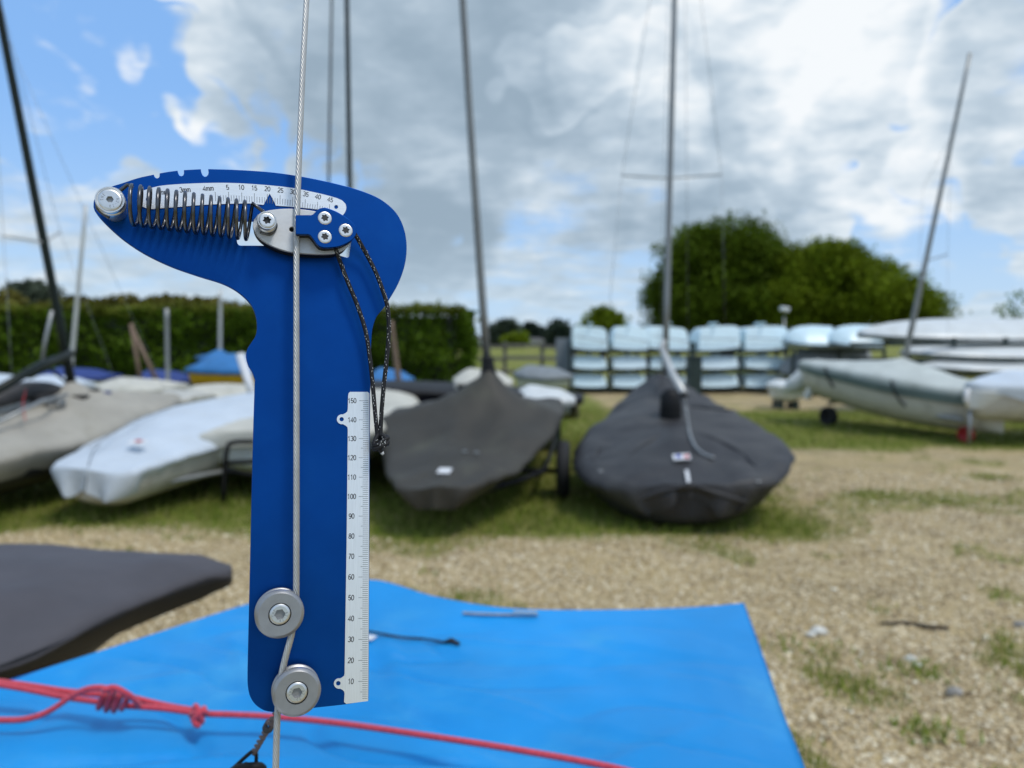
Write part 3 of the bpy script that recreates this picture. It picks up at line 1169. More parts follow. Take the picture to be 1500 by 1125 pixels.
def wheel(root, x, y, z, r, w, hub=None, name='wheel', axis='Y'):
    prof = [(r * .55, -w * .5), (r * .86, -w * .5), (r * .97, -w * .34), (r, -w * .12), (r, w * .12), (r * .97, w * .34), (r * .86, w * .5), (r * .55, w * .5), (r * .55, -w * .5)]
    M = Matrix.Translation((x, y, z)) @ Matrix.Rotation(R(90), 4, 'X')
    o = obj(name, xf(lathe(prof, 28), M), M_TYRE, root)
    sharp(o, 40)
    hp = [(0, -w * .32), (r * .2, -w * .42), (r * .22, -w * .3), (r * .5, -w * .26), (r * .56, -w * .4), (r * .56, w * .4), (r * .5, w * .26), (r * .22, w * .3), (r * .2, w * .42), (0, w * .32)]
    h = obj('rim', xf(lathe(hp, 24), M), hub or M_TUBE, o)
    sharp(h, 40)
    return o


def trolley(M, length, width, lab, wx, wheel_r=.2, group='launching trolleys and trailers', hub=None, zf=.26, tm=None):
    """launching trolley: two rails to a handle, axle, wheels, bow chock"""
    t = thing('launching_trolley', lab, 'trolley', M, group)
    for s in (-1, 1):
        obj('rail', tube(smooth_path([(0, s * .06, zf - .02), (wx * .6, s * width * .35, zf), (wx, s * width * .42, zf), (length, s * width * .42, zf)], 5), .022, 8), tm or M_TUBE, t)
    obj('axle', tube([(wx, -width / 2, zf - .04), (wx, width / 2, zf - .04)], .022, 8), tm or M_TUBE, t)
    for s in (-1, 1):
        wheel(t, wx, s * (width / 2 + .05), wheel_r, wheel_r, .11, hub)
    obj('chock', xf(tube([(0, -.25, .08), (0, -.18, 0), (0, .18, 0), (0, .25, .08)], .03, 8), Matrix.Translation((wx + .6, 0, zf + .05))), M_BLACK, t)
    obj('chock', box(.25, 0, zf + .05, .1, .14, .1), M_BLACK, t, smooth=False)
    return t


def stays(root, pts_list, r=.0024):
    for a, b in pts_list:
        obj('shroud', tube([a, b], r, 6), M_STAY, root, world=True)


def beyond(a, b, k):
    a, b = Vector(a), Vector(b)
    return a + (b - a) * k


DG = 'covered dinghies parked on the grass'
# ---- boat A: charcoal covered dinghy, stern towards the camera
HA = math.atan2(.50, 3.3)
MA = frame(1.225, 4.98, 0, HA, R(-4.5))
halfA = itp([(0, 0.0), (.008, .30), (.03, .54), (.075, .72), (.15, .84), (.25, .855), (.38, .775), (.52, .61), (.67, .42), (.85, .22), (.97, .09), (1, 0.0)])
sheerA = itp([(0, .36), (.10, .42), (.3, .53), (.67, .68), (1, .82)])
ridgeA = itp([(0, .0), (.06, .07), (.2, .10), (.5, .13), (.7, .18), (1, .03)])
tA = thing('covered_dinghy', 'charcoal covered dinghy with silver mast, folded boom and a small white badge', 'dinghy', MA, DG)
oA = obj('cover', cover_shell(4.9, halfA, sheerA, ridgeA, itp([(0, .20), (.06, .17), (.2, .13), (1, .16)]), .34, (.67, .16, .22), .034, 3.0, folds=.04, drape=.030, edge=.05, nt=110, ns=40, ns_skirt=9, notch=(.17, .16, .02)), M_COVA, tA)
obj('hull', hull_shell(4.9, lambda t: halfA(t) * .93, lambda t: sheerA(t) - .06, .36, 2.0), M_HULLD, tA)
# seams and stitched folds running aft from the mast
def on_cover_A(t, s):
    w = halfA(t)
    z = sheerA(t) + ridgeA(t) * (1 - abs(s) ** 1.7) + .16 * math.exp(-math.hypot((t - .67) * 4.9, s * w) / .22)
    return Vector((t * 4.9, s * w, z + .012))
strip_on(tA, 'badge', [on_cover_A(.062, .02), on_cover_A(.085, .02)], .12, M_WHITE, .006)
strip_on(tA, 'badge_print', [on_cover_A(.066, -.03) + Vector((0, 0, .006)), on_cover_A(.078, -.03) + Vector((0, 0, .006))], .03, M_RED, .003)
strip_on(tA, 'badge_print', [on_cover_A(.068, .05) + Vector((0, 0, .006)), on_cover_A(.081, .05) + Vector((0, 0, .006))], .035, M_BLUEPR, .003)
strip_on(tA, 'tie_strap', [on_cover_A(.030, 0), on_cover_A(.016, 0), on_cover_A(.006, 0) + Vector((-.015, 0, -.012))], .022, M_WHITE, .006, Vector((-1, 0, .6)))
# mast, spreaders, shrouds
mA0, mA1 = P(974, 548, 8.28), P(988, 0, 8.6)
mA2 = beyond(mA0, mA1, 1.55)
mast = spar(tA, 'mast', mA0, mA2, .036, .026, M_MASTALU, 12)
sp = P(981, 259, 8.43)
spl, spr = P(911, 257, 8.15), P(1057, 256, 8.6)
obj('spreader', tube([spl, sp + Vector((0, 0, -.015)), spr], .008, 8), M_MASTALU, mast, world=True)
top = beyond(mA0, mA1, 1.5)
stays(tA, [(P(892, 455, 8.0), spl), (spl, top), (P(1062, 470, 8.6), spr), (spr, top), (P(1008, 545, 8.4), beyond(P(1008, 545, 8.4), P(1004, 0, 8.5), 1.4)), (P(966, 548, 8.2), beyond(P(966, 548, 8.2), P(978, 0, 8.55), 1.35))])
# boom folded down from the mast on to the deck, its black sleeve and downhaul line
obj('boom', tube([P(969, 508, 8.1), P(984, 545, 7.4), P(1001, 577, 6.9)], [.034, .036, .040], 12), M_MASTW, tA, world=True)
obj('boom_end', tube([P(1001, 577, 6.9), P(1003.5, 583, 6.86)], .030, 12), M_BLACK, tA, world=True)
obj('gooseneck', tube([P(973, 500, 8.22), P(968, 512, 8.08)], .028, 10), M_MASTW, tA, world=True)
base_ = P(983, 626, 6.55)
obj('sail_sleeve', tube([base_ + Vector((0, .05, -.10)), base_ + Vector((0, .03, .05)), base_ + Vector((0, .02, .18)), base_ + Vector((-.005, .02, .29)), base_ + Vector((-.005, .03, .33))], [.105, .10, .098, .092, .06], 14), M_BLACK, tA, world=True)
SA = surface_of(oA)
ms = [P(1003, 583, 6.86), P(1006, 606, 6.75)] + [lay(SA, x, y, .016) for x, y in ((1010, 636), (1017, 655), (1029, 667), (1045, 674))]
obj('mainsheet', tube(smooth_path(ms, 6), .011, 8), M_TUBE, tA, world=True)
obj('tie_line', tube([lay(SA, x, 597 + (x - 1010) * .09, .008) for x in range(1012, 1080, 12)], .006, 6), M_BLACK, tA, world=True)
for pth in ([(985, 628), (960, 640), (930, 660), (905, 684)], [(1000, 628), (1040, 640), (1085, 662), (1115, 690)], [(1000, 712), (960, 722), (925, 738)], [(1020, 712), (1060, 726), (1095, 735)], [(880, 650), (870, 672), (878, 700)]):
    q = smooth_path([lay(SA, x, y, -.006) for x, y in pth], 6)
    obj('fold', tube(q, [.006 + .014 * math.sin(math.pi * k / (len(q) - 1)) for k in range(len(q))], 8), M_COVA, tA, world=True)
for x, y in ((880, 690), (1110, 705)):
    q = lay(SA, x, y, .0)
    obj('eyelet', xf(lathe([(.012, .004), (.018, .006), (.022, .0)], 14), Matrix.Translation(q)), M_TUBE, tA, world=True)
trolley(frame(1.25, 5.25, 0, HA), 3.6, 1.35, 'launching trolley hidden under the charcoal covered dinghy with the silver mast', 1.9, .2)

# ---- boat B: olive-grey covered dinghy, bow towards the camera
HB = math.atan2(.16, 1.6)
MB_ = frame(-.515, 4.86, 0, HB, R(0))
halfB = itp([(0, 0.0), (.006, .19), (.018, .28), (.05, .34), (.09, .43), (.20, .59), (.29, .74), (.36, .79), (.5, .80), (.75, .74), (.97, .62), (1, .0)])
sheerB = itp([(0, .37), (.08, .395), (.2, .45), (.29, .57), (.37, .69), (.6, .68), (1, .62)])
ridgeB = itp([(0, .0), (.05, .02), (.2, .07), (.38, .07), (.6, .05), (1, .02)])
PKB = (.385, .37, .24, -.13)
tB = thing('covered_dinghy', 'olive grey tented dinghy cover rising to a dark collar round a grey mast', 'dinghy', MB_, DG)
obj('cover', cover_shell(4.5, halfB, sheerB, ridgeB, itp([(0, .12), (.05, .11), (.2, .07), (.4, .05), (1, .14)]), .42, PKB, .030, 9.0, folds=.035, drape=.022, edge=.03, nt=110, ns=44), M_COVB, tB)
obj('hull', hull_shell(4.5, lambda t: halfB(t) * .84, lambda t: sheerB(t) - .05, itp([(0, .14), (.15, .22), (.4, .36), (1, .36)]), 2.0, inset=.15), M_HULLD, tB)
mB0, mB1 = P(715, 552, 6.62), P(680, 0, 6.62)
mast = spar(tB, 'mast', mB0, beyond(mB0, mB1, 1.5), .037, .026, M_MASTALU, 12, bend=-.015)
obj('track', tube([mB0 + Vector((-.030, -.022, .1)), beyond(mB0, mB1, 1.45) + Vector((-.022, -.016, 0))], .012, 6), M_MASTBLK, mast, world=True)
obj('collar', tube(smooth_path([P(716, 560, 6.6), P(715.5, 548, 6.6), P(714.5, 534, 6.6), P(714, 522, 6.6)], 3), [.12, .10, .085, .075, .068, .062, .058, .055, .053, .05], 14), M_BLACK, tB, world=True)
def on_cover_B(t, s):
    return Vector((t * 4.5, s * halfB(t), sheerB(t) + ridgeB(t) * (1 - abs(s) ** 1.7) + .37 * math.exp(-math.hypot((t - .385) * 4.5, s * halfB(t) + .13) / .24) + .012))
strip_on(tB, 'badge', [on_cover_B(.050, -.05), on_cover_B(.072, -.05)], .09, M_WHITE, .006)
for s in (-.35, -.18):
    strip_on(tB, 'eyelet', [on_cover_B(.15, s), on_cover_B(.156, s)], .035, M_TUBE, .006)
trolley(frame(-.35, 5.2, 0, HB), 3.0, 1.25, 'launching trolley with fat black tyres under the olive grey covered dinghy', 1.15, .24, hub=M_BLACK, tm=M_BLACK)

# ---- boat C: beige covered dinghy on the left
HC = math.atan2(1.2, 3.6)
MC = frame(-4.92, 4.30, 0, HC, R(2.5))
halfC = itp([(0, .0), (.01, .55), (.05, .72), (.2, .84), (.4, .84), (.6, .70), (.8, .46), (.94, .24), (.99, .10), (1, 0)])
sheerC = itp([(0, .50), (.4, .55), (.7, .64), (1, .76)])
ridgeC = itp([(0, .04), (.3, .12), (.65, .18), (1, .02)])
tC = thing('covered_dinghy', 'long beige covered dinghy with a black mast and spreaders', 'dinghy', MC, DG)
obj('cover', cover_shell(3.95, halfC, sheerC, ridgeC, .17, .10, (.68, .14, .25), .035, 15.0, folds=.012, edge=.03), M_BEIGE, tC)
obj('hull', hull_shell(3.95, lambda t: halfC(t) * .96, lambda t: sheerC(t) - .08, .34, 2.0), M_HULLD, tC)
mC0, mC1 = P(106, 568, 6.9), P(0, 25, 6.6)
mast = spar(tC, 'mast', mC0, beyond(mC0, mC1, 1.35), .040, .030, M_MASTBLK, 12)
sp = beyond(mC0, mC1, .41)
obj('spreader', tube([P(5, 345, 6.3), sp, P(88, 340, 7.2)], .011, 8), M_MASTW, mast, world=True)
topC = beyond(mC0, mC1, 1.2)
stays(tC, [(P(20, 600, 6.2), P(5, 345, 6.3)), (P(5, 345, 6.3), topC), (P(170, 560, 7.4), P(88, 340, 7.2)), (P(88, 340, 7.2), topC), (P(240, 568, 7.9), beyond(mC0, mC1, .98))])
obj('boom', tube([P(104, 518, 6.8), P(60, 535, 6.3), P(-40, 592, 5.6)], .036, 10), M_MASTBLK, tC, world=True)
obj('mast_crutch', tube([P(60, 540, 6.6), P(66, 500, 6.6), P(76, 455, 6.6)], .015, 8), M_TUBE, tC, world=True)
obj('sail_bag', tube(smooth_path([P(-20, 592, 6.0), P(30, 575, 6.3), P(70, 572, 6.6), P(92, 574, 6.8)], 4), [.05, .07, .08, .08, .085, .085, .08, .08, .075, .07, .06, .05, .04], 10), M_COVA, tC, world=True)
obj('control_line', tube(smooth_path([P(38, 570, 6.2), P(34, 590, 6.0), P(37, 616, 5.75)], 5), .004, 6), M_REDHUB, tC, world=True)
for k, (x, y, w_) in enumerate(((134, 578, 6.9), (150, 582, 7.0), (58, 588, 6.4), (82, 594, 6.4))):
    obj('coiled_line', tube([P(x, y, w_) + Vector((.07 * math.cos(a * .7), .07 * math.sin(a * .7), .002 * a)) for a in range(28)], .009, 6), (M_STRAP, M_ROYAL, M_COVA, M_TUBE)[k], tC, world=True)
obj('tiller', tube([P(-10, 622, 5.6), P(60, 588, 6.1), P(98, 578, 6.5)], .016, 8), M_TUBE, tC, world=True)
obj('vang', tube([P(104, 566, 6.9), P(72, 538, 6.5)], .012, 8), M_MASTBLK, tC, world=True)
obj('kicker_line', tube(smooth_path([P(90, 600, 6.4), P(110, 590, 6.7), P(128, 572, 7.0), P(160, 590, 6.9)], 5), .007, 6), M_WHITE, tC, world=True)
obj('bow_roller', xf(lathe([(.0, -.09), (.05, -.09), (.05, .09), (.0, .09)], 14), Matrix.Translation(P(236, 588, 7.9)) @ Matrix.Rotation(R(90), 4, 'X')), M_REDHUB, tC, world=True)
obj('deck_block', xf(box(0, 0, 0, .12, .08, .08), Matrix.Translation(P(118, 585, 6.7))), M_BLACK, tC, smooth=False, world=True)

trolley(frame(-4.75, 4.75, 0, HC), 3.5, 1.3, 'launching trolley in deep shade under the beige covered dinghy', 2.4, .2)

# ---- boat D: pale covered dinghy
HD = R(6)
MD = frame(-3.03, 5.22, .03, HD, R(2))
halfD = itp([(0, 0), (.006, .22), (.02, .33), (.1, .42), (.25, .58), (.45, .72), (.7, .70), (.96, .55), (1, 0)])
sheerD = itp([(0, .40), (.2, .47), (.5, .56), (1, .62)])
ridgeD = itp([(0, .0), (.08, .05), (.4, .16), (1, .10)])
tD = thing('covered_dinghy', 'pale bluish white covered dinghy with small red badge and shaded skirt', 'dinghy', MD, DG)
obj('cover', cover_shell(4.1, halfD, sheerD, ridgeD, itp([(0, .19), (.06, .15), (.15, .07), (1, .06)]), .30, None, .026, 21.0, folds=.045, edge=.03, nt=100, ns_skirt=9, notch=(.05, .07, .02)), M_WHITECOV, tD)
obj('hull', hull_shell(4.1, lambda t: halfD(t) * .95, lambda t: sheerD(t) - .04, .34, 2.0), M_HULLG, tD)
strip_on(tD, 'badge', [Vector((.34, -.14, .53)), Vector((.44, -.14, .545))], .12, M_WHITE, .006)
strip_on(tD, 'badge_print', [Vector((.37, -.15, .545)), Vector((.41, -.15, .552))], .05, M_RED, .003)
obj('tie_line', tube(smooth_path([(.30, .10, .52), (.16, .06, .48), (.02, .0, .38), (-.03, -.02, .25)], 5), .003, 6), M_BLACK, tD)
obj('tie_line', tube(smooth_path([(.25, .15, .50), (.9, .22, .62), (1.5, .26, .68)], 5), .005, 6), M_STAY, tD)
trolley(frame(-2.75, 5.6, 0, HD), 3.0, 1.2, 'launching trolley in shade under the pale covered dinghy', 1.2, .19)

# ---- boat D2: cream topped dinghy stern-on next to it (mostly behind the gauge)
MD2 = frame(-1.86, 5.95, 0, R(4), R(-2))
halfD2 = itp([(0, 0), (.008, .66), (.02, .74), (.12, .80), (.4, .82), (.7, .6), (.95, .2), (1, 0)])
sheerD2 = itp([(0, .60), (.4, .62), (1, .74)])
tD2 = thing('covered_dinghy', 'white hulled dinghy under a short cream cover beside the pale covered dinghy', 'dinghy', MD2, DG)
obj('cover', cover_shell(3.9, halfD2, sheerD2, itp([(0, .03), (.1, .08), (.5, .14), (1, .03)]), .07, .05, None, .02, 27.0, edge=.04), M_CREAM, tD2)
obj('hull', hull_shell(3.9, lambda t: halfD2(t) * .93, lambda t: sheerD2(t) - .06, .36, 2.2, rocker=.2), M_HULLW, tD2)
t = thing('launching_trolley', 'dark tubular trolley frame holding the cream covered white dinghy', 'trolley', frame(-2.10, 5.84, 0, R(4)), 'launching trolleys and trailers')
obj('upright', tube(smooth_path([(0, .20, .05), (0, .16, .45), (.03, .12, .52), (.03, -.05, .53)], 4), .02, 8), M_BLACK, t)
obj('crossbar', tube([(0, .19, .36), (0, -.45, .40)], .018, 8), M_BLACK, t)
obj('strut', tube([(0, .18, .30), (.3, -.35, .16)], .018, 8), M_BLACK, t)
obj('rail', tube([(.3, -.35, .16), (2.6, -.5, .2)], .022, 8), M_BLACK, t)
wheel(t, .9, -.1, .17, .17, .1)

# ---- boat E: dark hull behind, black mast above the gauge
ME = frame(-2.45, 9.0, 0, R(82), 0)
halfE = itp([(0, 0), (.03, .3), (.2, .62), (.6, .72), (.95, .5), (1, 0)])
tE = thing('covered_dinghy', 'dark navy dinghy with black mast and wire stay rising behind the blue gauge', 'dinghy', ME, DG)
obj('cover', cover_shell(3.4, halfE, itp([(0, .82), (.5, .74), (1, .62)]), itp([(0, .02), (.4, .06), (1, .03)]), .06, .05, None, .012, 33.0), M_BLACKHEM, tE)
obj('hull', hull_shell(3.4, lambda t: halfE(t) * .97, itp([(0, .80), (.5, .72), (1, .60)]), .34, 1.9), M_HULLNAVY, tE)
mE0, mE1 = P(517, 575, 8.9), P(508, 0, 8.9)
spar(tE, 'mast', mE0, beyond(mE0, mE1, 1.3), .032, .026, M_MASTBLK, 10)
obj('shroud', tube([P(476, 580, 8.7), beyond(P(476, 580, 8.7), P(486, 0, 8.8), 1.25)], .014, 8), M_MASTBLK, tE, world=True)


# ---- generic far boats
def small_boat(name, lab, cat, px0, px1, ytop, ybot, D, cover_m, hull_m, heading=R(88), upturned=False, cov_frac=.45, ridge=.10, group='boats along the hedge', beam=1.2, D1=None):
    a, b = P(px0, ybot, D), P(px1, ybot, D1 or D)
    L = (b - a).xy.length
    hd = math.atan2(b.x - a.x, b.y - a.y)
    z0 = a.z
    z1 = P(px0, ytop, D).z
    H = z1 - z0
    root = thing(name, lab, cat, frame(a.x, a.y, 0, hd), group)
    hw = itp([(0, 0), (.02, beam * .2), (.2, beam * .42), (.5, beam * .5), (.97, beam * .38), (1, 0)])
    zb = z0 + H * (1 - cov_frac)
    if upturned:
        sh = itp([(0, z0 + .05), (.5, z0), (1, z0 + .02)])
        obj('hull', cover_shell(L, hw, sh, itp([(0, H * .5), (.15, H * .8), (.5, H), (.9, H * .85), (1, H * .6)]), .02, .02, None, .004, px0, nt=40, ns=20), hull_m, root)
        obj('gunwale', tube(smooth_path([(t * L, -hw(t), sh(t)) for t in (0, .05, .2, .5, .8, .97, 1)], 4), .022, 6), M_RUBRAIL, root)
        for k in (.28, .72):
            obj('trestle', box(k * L, 0, z0 * .5 - .01, .06, beam * .8, z0), M_RACK, root, smooth=False)
    else:
        sh = itp([(0, zb + .04), (.5, zb), (1, zb + .02)])
        obj('cover', cover_shell(L, hw, sh, itp([(0, 0), (.3, H * cov_frac), (.7, H * cov_frac * .8), (1, 0)]), .05, .03, None, .012, px0, nt=40, ns=20), cover_m, root)
        obj('hull', hull_shell(L, lambda t: hw(t) * .97, lambda t: sh(t) - .03, max(.22, zb - z0), 1.9, 24, 10), hull_m, root)
        for k in (.3, .7):
            obj('chock', box(k * L, 0, (z0 - .02) * .5, .08, beam * .6, max(.1, z0)), M_RACK, root, smooth=False)
    return root


tY = small_boat('covered_dinghy', 'yellow hulled dinghy under a peaked mid blue canvas cover', 'dinghy', 276, 470, 518, 570, 14, M_BLUECOV2, M_YELLOW, cov_frac=.44, beam=1.3)
obj('canvas_peak', tube([P(322, 512, 14.2), P(322, 522, 14.2), P(318, 533, 14.2)], [.05, .22, .42], 12), M_BLUECOV2, tY, world=True)
spar(tY, 'mast', P(322, 540, 14.2), P(323, 424, 14.2), .036, .03, M_MASTW, 10)
small_boat('covered_dinghy', 'low royal blue covered dinghy between the black mast and the timber poles', 'dinghy', 62, 168, 538, 560, 15.5, M_ROYAL, M_HULLW, cov_frac=.6)
small_boat('covered_dinghy', 'low royal blue covered dinghy under the short grey mast', 'dinghy', 200, 284, 541, 566, 15, M_ROYAL, M_HULLG, cov_frac=.6)
tW = small_boat('covered_dinghy', 'white topped dinghy with a pale slanting mast against the hedge', 'dinghy', 48, 122, 549, 578, 11.5, M_WHITECOV, M_HULLW, cov_frac=.5)
spar(tW, 'mast', P(102, 560, 11.6), P(126, 300, 11.6), .036, .026, M_MASTW, 10)
tG = small_boat('covered_dinghy', 'pale grey dinghy with a short grey mast against the hedge', 'dinghy', 150, 262, 553, 586, 11, M_CREAM, M_HULLG, cov_frac=.4)
spar(tG, 'mast', P(246, 570, 11.2), P(244, 452, 11.2), .032, .03, M_TUBE, 10)
small_boat('upturned_dinghy', 'cream dinghy hull lying upside down near the yellow dinghy', 'dinghy', 272, 372, 563, 588, 11, M_CREAM, M_CREAM, upturned=True, D1=11.4)
small_boat('covered_dinghy', 'white bowed dinghy at the left edge beside the sail bag', 'dinghy', -60, 34, 545, 585, 10.5, M_WHITECOV, M_HULLW, cov_frac=.4)
small_boat('covered_dinghy', 'grey dinghy between the beige cover and the cream upturned hull', 'dinghy', 232, 300, 572, 604, 9.6, M_HULLG, M_HULLG, cov_frac=.3)
t = thing('timber_poles', 'pair of weathered reddish timber poles leaning together against the hedge', 'poles', Matrix.Translation(P(212, 560, 13).xy.to_3d()))
for a, b in (((208, 572), (192, 474)), ((236, 572), (194, 482))):
    obj('pole', tube([P(*a, 13), P(*b, 13.05)], [.04, .035], 8), M_RUST, t, world=True)
for (px, yb) in ((208, 572), (236, 572)):
    g = P(px, yb, 13)
    obj('foot', tube([Vector((g.x, g.y, 0)), g], .06, 8), M_RUST, t, world=True)
t = thing('white_spar', 'thick white spar leaning beside the yellow dinghy', 'spar', Matrix.Translation(P(372, 585, 10).xy.to_3d()))
obj('tube', tube([P(376, 596, 10), P(352, 520, 10.4)], [.06, .06], 10), M_WHITE, t, world=True)

# between the gauge and the racks
tP = small_boat('covered_dinghy', 'blue covered dinghy with a rusty leaning pole beside the gauge cord', 'dinghy', 540, 604, 540, 572, 12.5, M_BLUECOV2, M_HULLW, cov_frac=.5)
spar(tP, 'pole', P(586, 575, 11.5), P(573, 470, 11.5), .05, .035, M_RUST, 8)
small_boat('open_boat', 'white and grey rowing boat lying by the post and rail fence', 'boat', 752, 838, 535, 572, 13.2, M_GREYTARP, M_HULLW, cov_frac=.38)
small_boat('covered_dinghy', 'white covered dinghy bow showing past the olive grey cover', 'dinghy', 752, 842, 565, 600, 9.0, M_HULLW, M_WHITECOV, cov_frac=.5, beam=.9)
small_boat('covered_dinghy', 'pale dinghy half hidden behind the dark mast collar', 'dinghy', 664, 752, 540, 592, 11, M_CREAM, M_HULLW, cov_frac=.35)
t = thing('engine_cowl', 'squarish pale grey engine cowl with a dark panel behind the covered dinghy', 'engine', Matrix.Translation(P(683, 590, 8.8).xy.to_3d()))
c = P(682, 572, 8.8)
bevel(obj('cowl', xf(box(0, 0, 0, .26, .2, .24), Matrix.Translation(c)), M_HULLG, t, smooth=False, world=True), .03)
obj('panel', xf(box(0, -.105, 0, .17, .02, .15), Matrix.Translation(c)), M_BLACK, t, smooth=False, world=True)
obj('leg', tube([Vector((c.x, c.y, 0)), c], .05, 8), M_BLACK, t, world=True)


# ---- racks of small pram dinghies (upside down)
def pram_mesh(W0, Wb, H, L, lean=0.0):
    """upturned pram dinghy, transom at x=0; gunwale at z=0, bottom up"""
    v = []
    secs = []
    for i in range(11):
        t = i / 10
        w = (W0 / 2) * (1 - .02 * t - .42 * t ** 3)
        b = (Wb / 2) * (1 - .45 * t ** 2.5)
        h = H * (1 - .12 * (1 - t) ** 2 - .55 * t ** 3)
        pts = [(-w, 0), (-w * .99, .03), (-(w + b) / 2 - .012, h * .55), (-b - .02, h * .90), (-b + .05, h), (-b * .3, h + .012), (b * .3, h + .012), (b - .05, h), (b + .02, h * .90), ((w + b) / 2 + .012, h * .55), (w * .99, .03), (w, 0)]
        secs.append([Vector((t * L + .42 * z * (1 - t), y + lean * z, z - .03 * math.sin(math.pi * (y / w + 1) / 2) * (z < .01))) for y, z in pts])
    n = len(secs[0])
    for s in secs:
        v += s
    f = grid_faces(len(secs), n)
    f.append(tuple(range(n))[::-1])
    f.append(tuple((len(secs) - 1) * n + k for k in range(n)))
    return v, f


pram_cache = {}
cols = [(864, 838, 892), (921, 896, 951), (985, 950, 1012), (1052, 1022, 1086), (1121, 1090, 1157)]
colname = ['first rack column from the rowing boat', 'second rack column from the rowing boat', 'rack column behind the silver mast', 'rack column just past the silver mast', 'last rack column next to the sheeted hulls']
rows = [('top', 512, 475, 1.0), ('middle', 540, 516, .9), ('bottom', 567, 543, .9)]
looks = ['with level bottom', 'with slight lean', 'partly behind the boom', 'tilted down to the right', 'tilted and largest']
DR = 18.0
random.seed(5)
first = None
for ci, (cx, xa, xb) in enumerate(cols):
    for ri, (rn, yb, yt, s) in enumerate(rows):
        a, b = P(xa, yb, DR), P(xb, yb, DR)
        Wd = (b.x - a.x) * (.95 if ri == 0 else .90)
        Hh = (yb - yt) * DR / F * (.98 if ri == 0 else .80)
        lean = [0.05, -.10, .08, -.20, -.16][ci] if ri == 0 else random.uniform(-.03, .03)
        tilt = [R(3.2), R(2.2), R(3), R(-4.2), R(-3)][ci] if ri == 0 else R(random.uniform(-1.8, 1.8))
        M = frame((a.x + b.x) / 2, DR, a.z, R(0)) @ Matrix.Rotation(tilt, 4, 'X')
        t = thing('pram_dinghy', f'{rn} pale blue upturned pram dinghy in the {colname[ci]}', 'dinghy', M, 'pram dinghies stacked on racks')
        obj('hull', pram_mesh(Wd, Wd * (.90 if ri == 0 else .86), Hh, 2.2, lean), random.choice((M_HULLPB, M_HULLPB, M_HULLPB2, M_HULLPB3)), t, smooth=False)
        rail = [(-.015, -Wd / 2 - .005, .005), (-.015, -Wd * .25, -.018), (-.015, 0, -.024), (-.015, Wd * .25, -.018), (-.015, Wd / 2 + .005, .005)]
        obj('gunwale', tube(smooth_path(rail, 4), .022, 6), M_RUBRAIL, t)
        if ri == 0:
            obj('cover_seam', tube([(-.012, -Wd * .47, Hh * .36 ), (-.012, -Wd * .1, Hh * .42), (-.012, Wd * .46, Hh * .52)], .011, 6), M_GREYTARP, t)
        obj('skeg', box(.45, 0, Hh + .03, .8, .02, .06), M_HULLPB, t, smooth=False)


def rack(x0, x1, xs, zs, D, depth, lab, h):
    root = thing('boat_rack', lab, 'rack', Matrix.Translation(((x0 + x1) / 2, D, 0)), 'steel racks for stored boats')
    cx = (x0 + x1) / 2
    for x in xs:
        for dy in (.25, depth):
            obj('post', box(x - cx, dy, h / 2, .06, .06, h), M_RACK, root, smooth=False)
    for z in zs:
        for dy in (.17, depth - .08):
            obj('beam', box(0, dy, z, x1 - x0, .05, .06), M_RACK, root, smooth=False)
    return root


xs = [P(p, 540, DR).x for p in (836, 894, 952, 1015)]
zz_ = [P(800, y, DR).z - .06 for y in (567, 540, 512)]
rack(xs[0], xs[-1], xs, zz_, DR, 1.9, 'dark green rack carrying three columns of pram dinghies left of the silver mast', 1.25)
xs = [P(p, 540, DR).x for p in (1020, 1088, 1158)]
rack(xs[0], xs[-1], xs, zz_, DR, 1.9, 'dark green rack carrying two columns of pram dinghies right of the silver mast', 1.25)
# dark bins between the racks
t = thing('storage_bin', 'dark green storage bin squeezed between the two pram racks', 'bin', Matrix.Translation(P(1016, 560, 17.6).xy.to_3d()))
c = P(1016, 545, 17.6)
bevel(obj('body', box(0, 0, .45, .30, .4, .86), M_RACK, t, smooth=False), .02)
bevel(obj('lid', box(0, 0, .91, .33, .44, .05), M_RACK, t, smooth=False), .01)
t = thing('lamp_post', 'short post with a pale lamp head rising behind the last pram rack', 'lamp', Matrix.Translation((P(1147, 540, 20.3).x, 20.3, 0)))
obj('post', tube([(0, 0, 0), (0, 0, 1.95)], .03, 8), M_TUBE, t)
bevel(obj('head', xf(box(-.03, -.05, 2.03, .22, .2, .12), Matrix.Rotation(R(12), 4, 'Y') @ Matrix.Translation((-.42, 0, .05))), M_HULLW, t, smooth=False), .02)

# ---- sheeted hulls to the right of the racks
def long_hull(lab, px0, px1, ytop, ybot, D, m, beam, group, rounder=.5, zdrop=0.0, nm='upturned_hull', cat='boat hull', under=None, seed=0.0):
    a, b = P(px0, ybot, D), P(px1, ybot, D)
    L = b.x - a.x
    H = P(px0, ytop, D).z - a.z
    root = thing(nm, lab, cat, frame(a.x, D + beam * .5, a.z, R(90)), group)
    hw = itp([(0, .02), (.015, beam * .14), (.12, beam * .34), (.35, beam * .48), (.7, beam * .5), (.98, beam * .42), (1, .02)])
    rd = itp([(0, H * .18), (.05, H * .40), (.2, H * .78), (.4, H * .96), (.6, H), (1, H * .95)])
    sh = itp([(0, .08), (.2, .03), (.5, 0), (1, 0)])
    obj('hull', cover_shell(L, hw, sh, rd, .03, .02, None, .006, seed, nt=50, ns=24), m, root)
    obj('gunwale', tube(smooth_path([(tt * L, -hw(tt) - .008, sh(tt) - .03) for tt in (0, .015, .1, .3, .6, .9, .98)], 4), .02, 6), under or M_RUBRAIL, root)
    return root


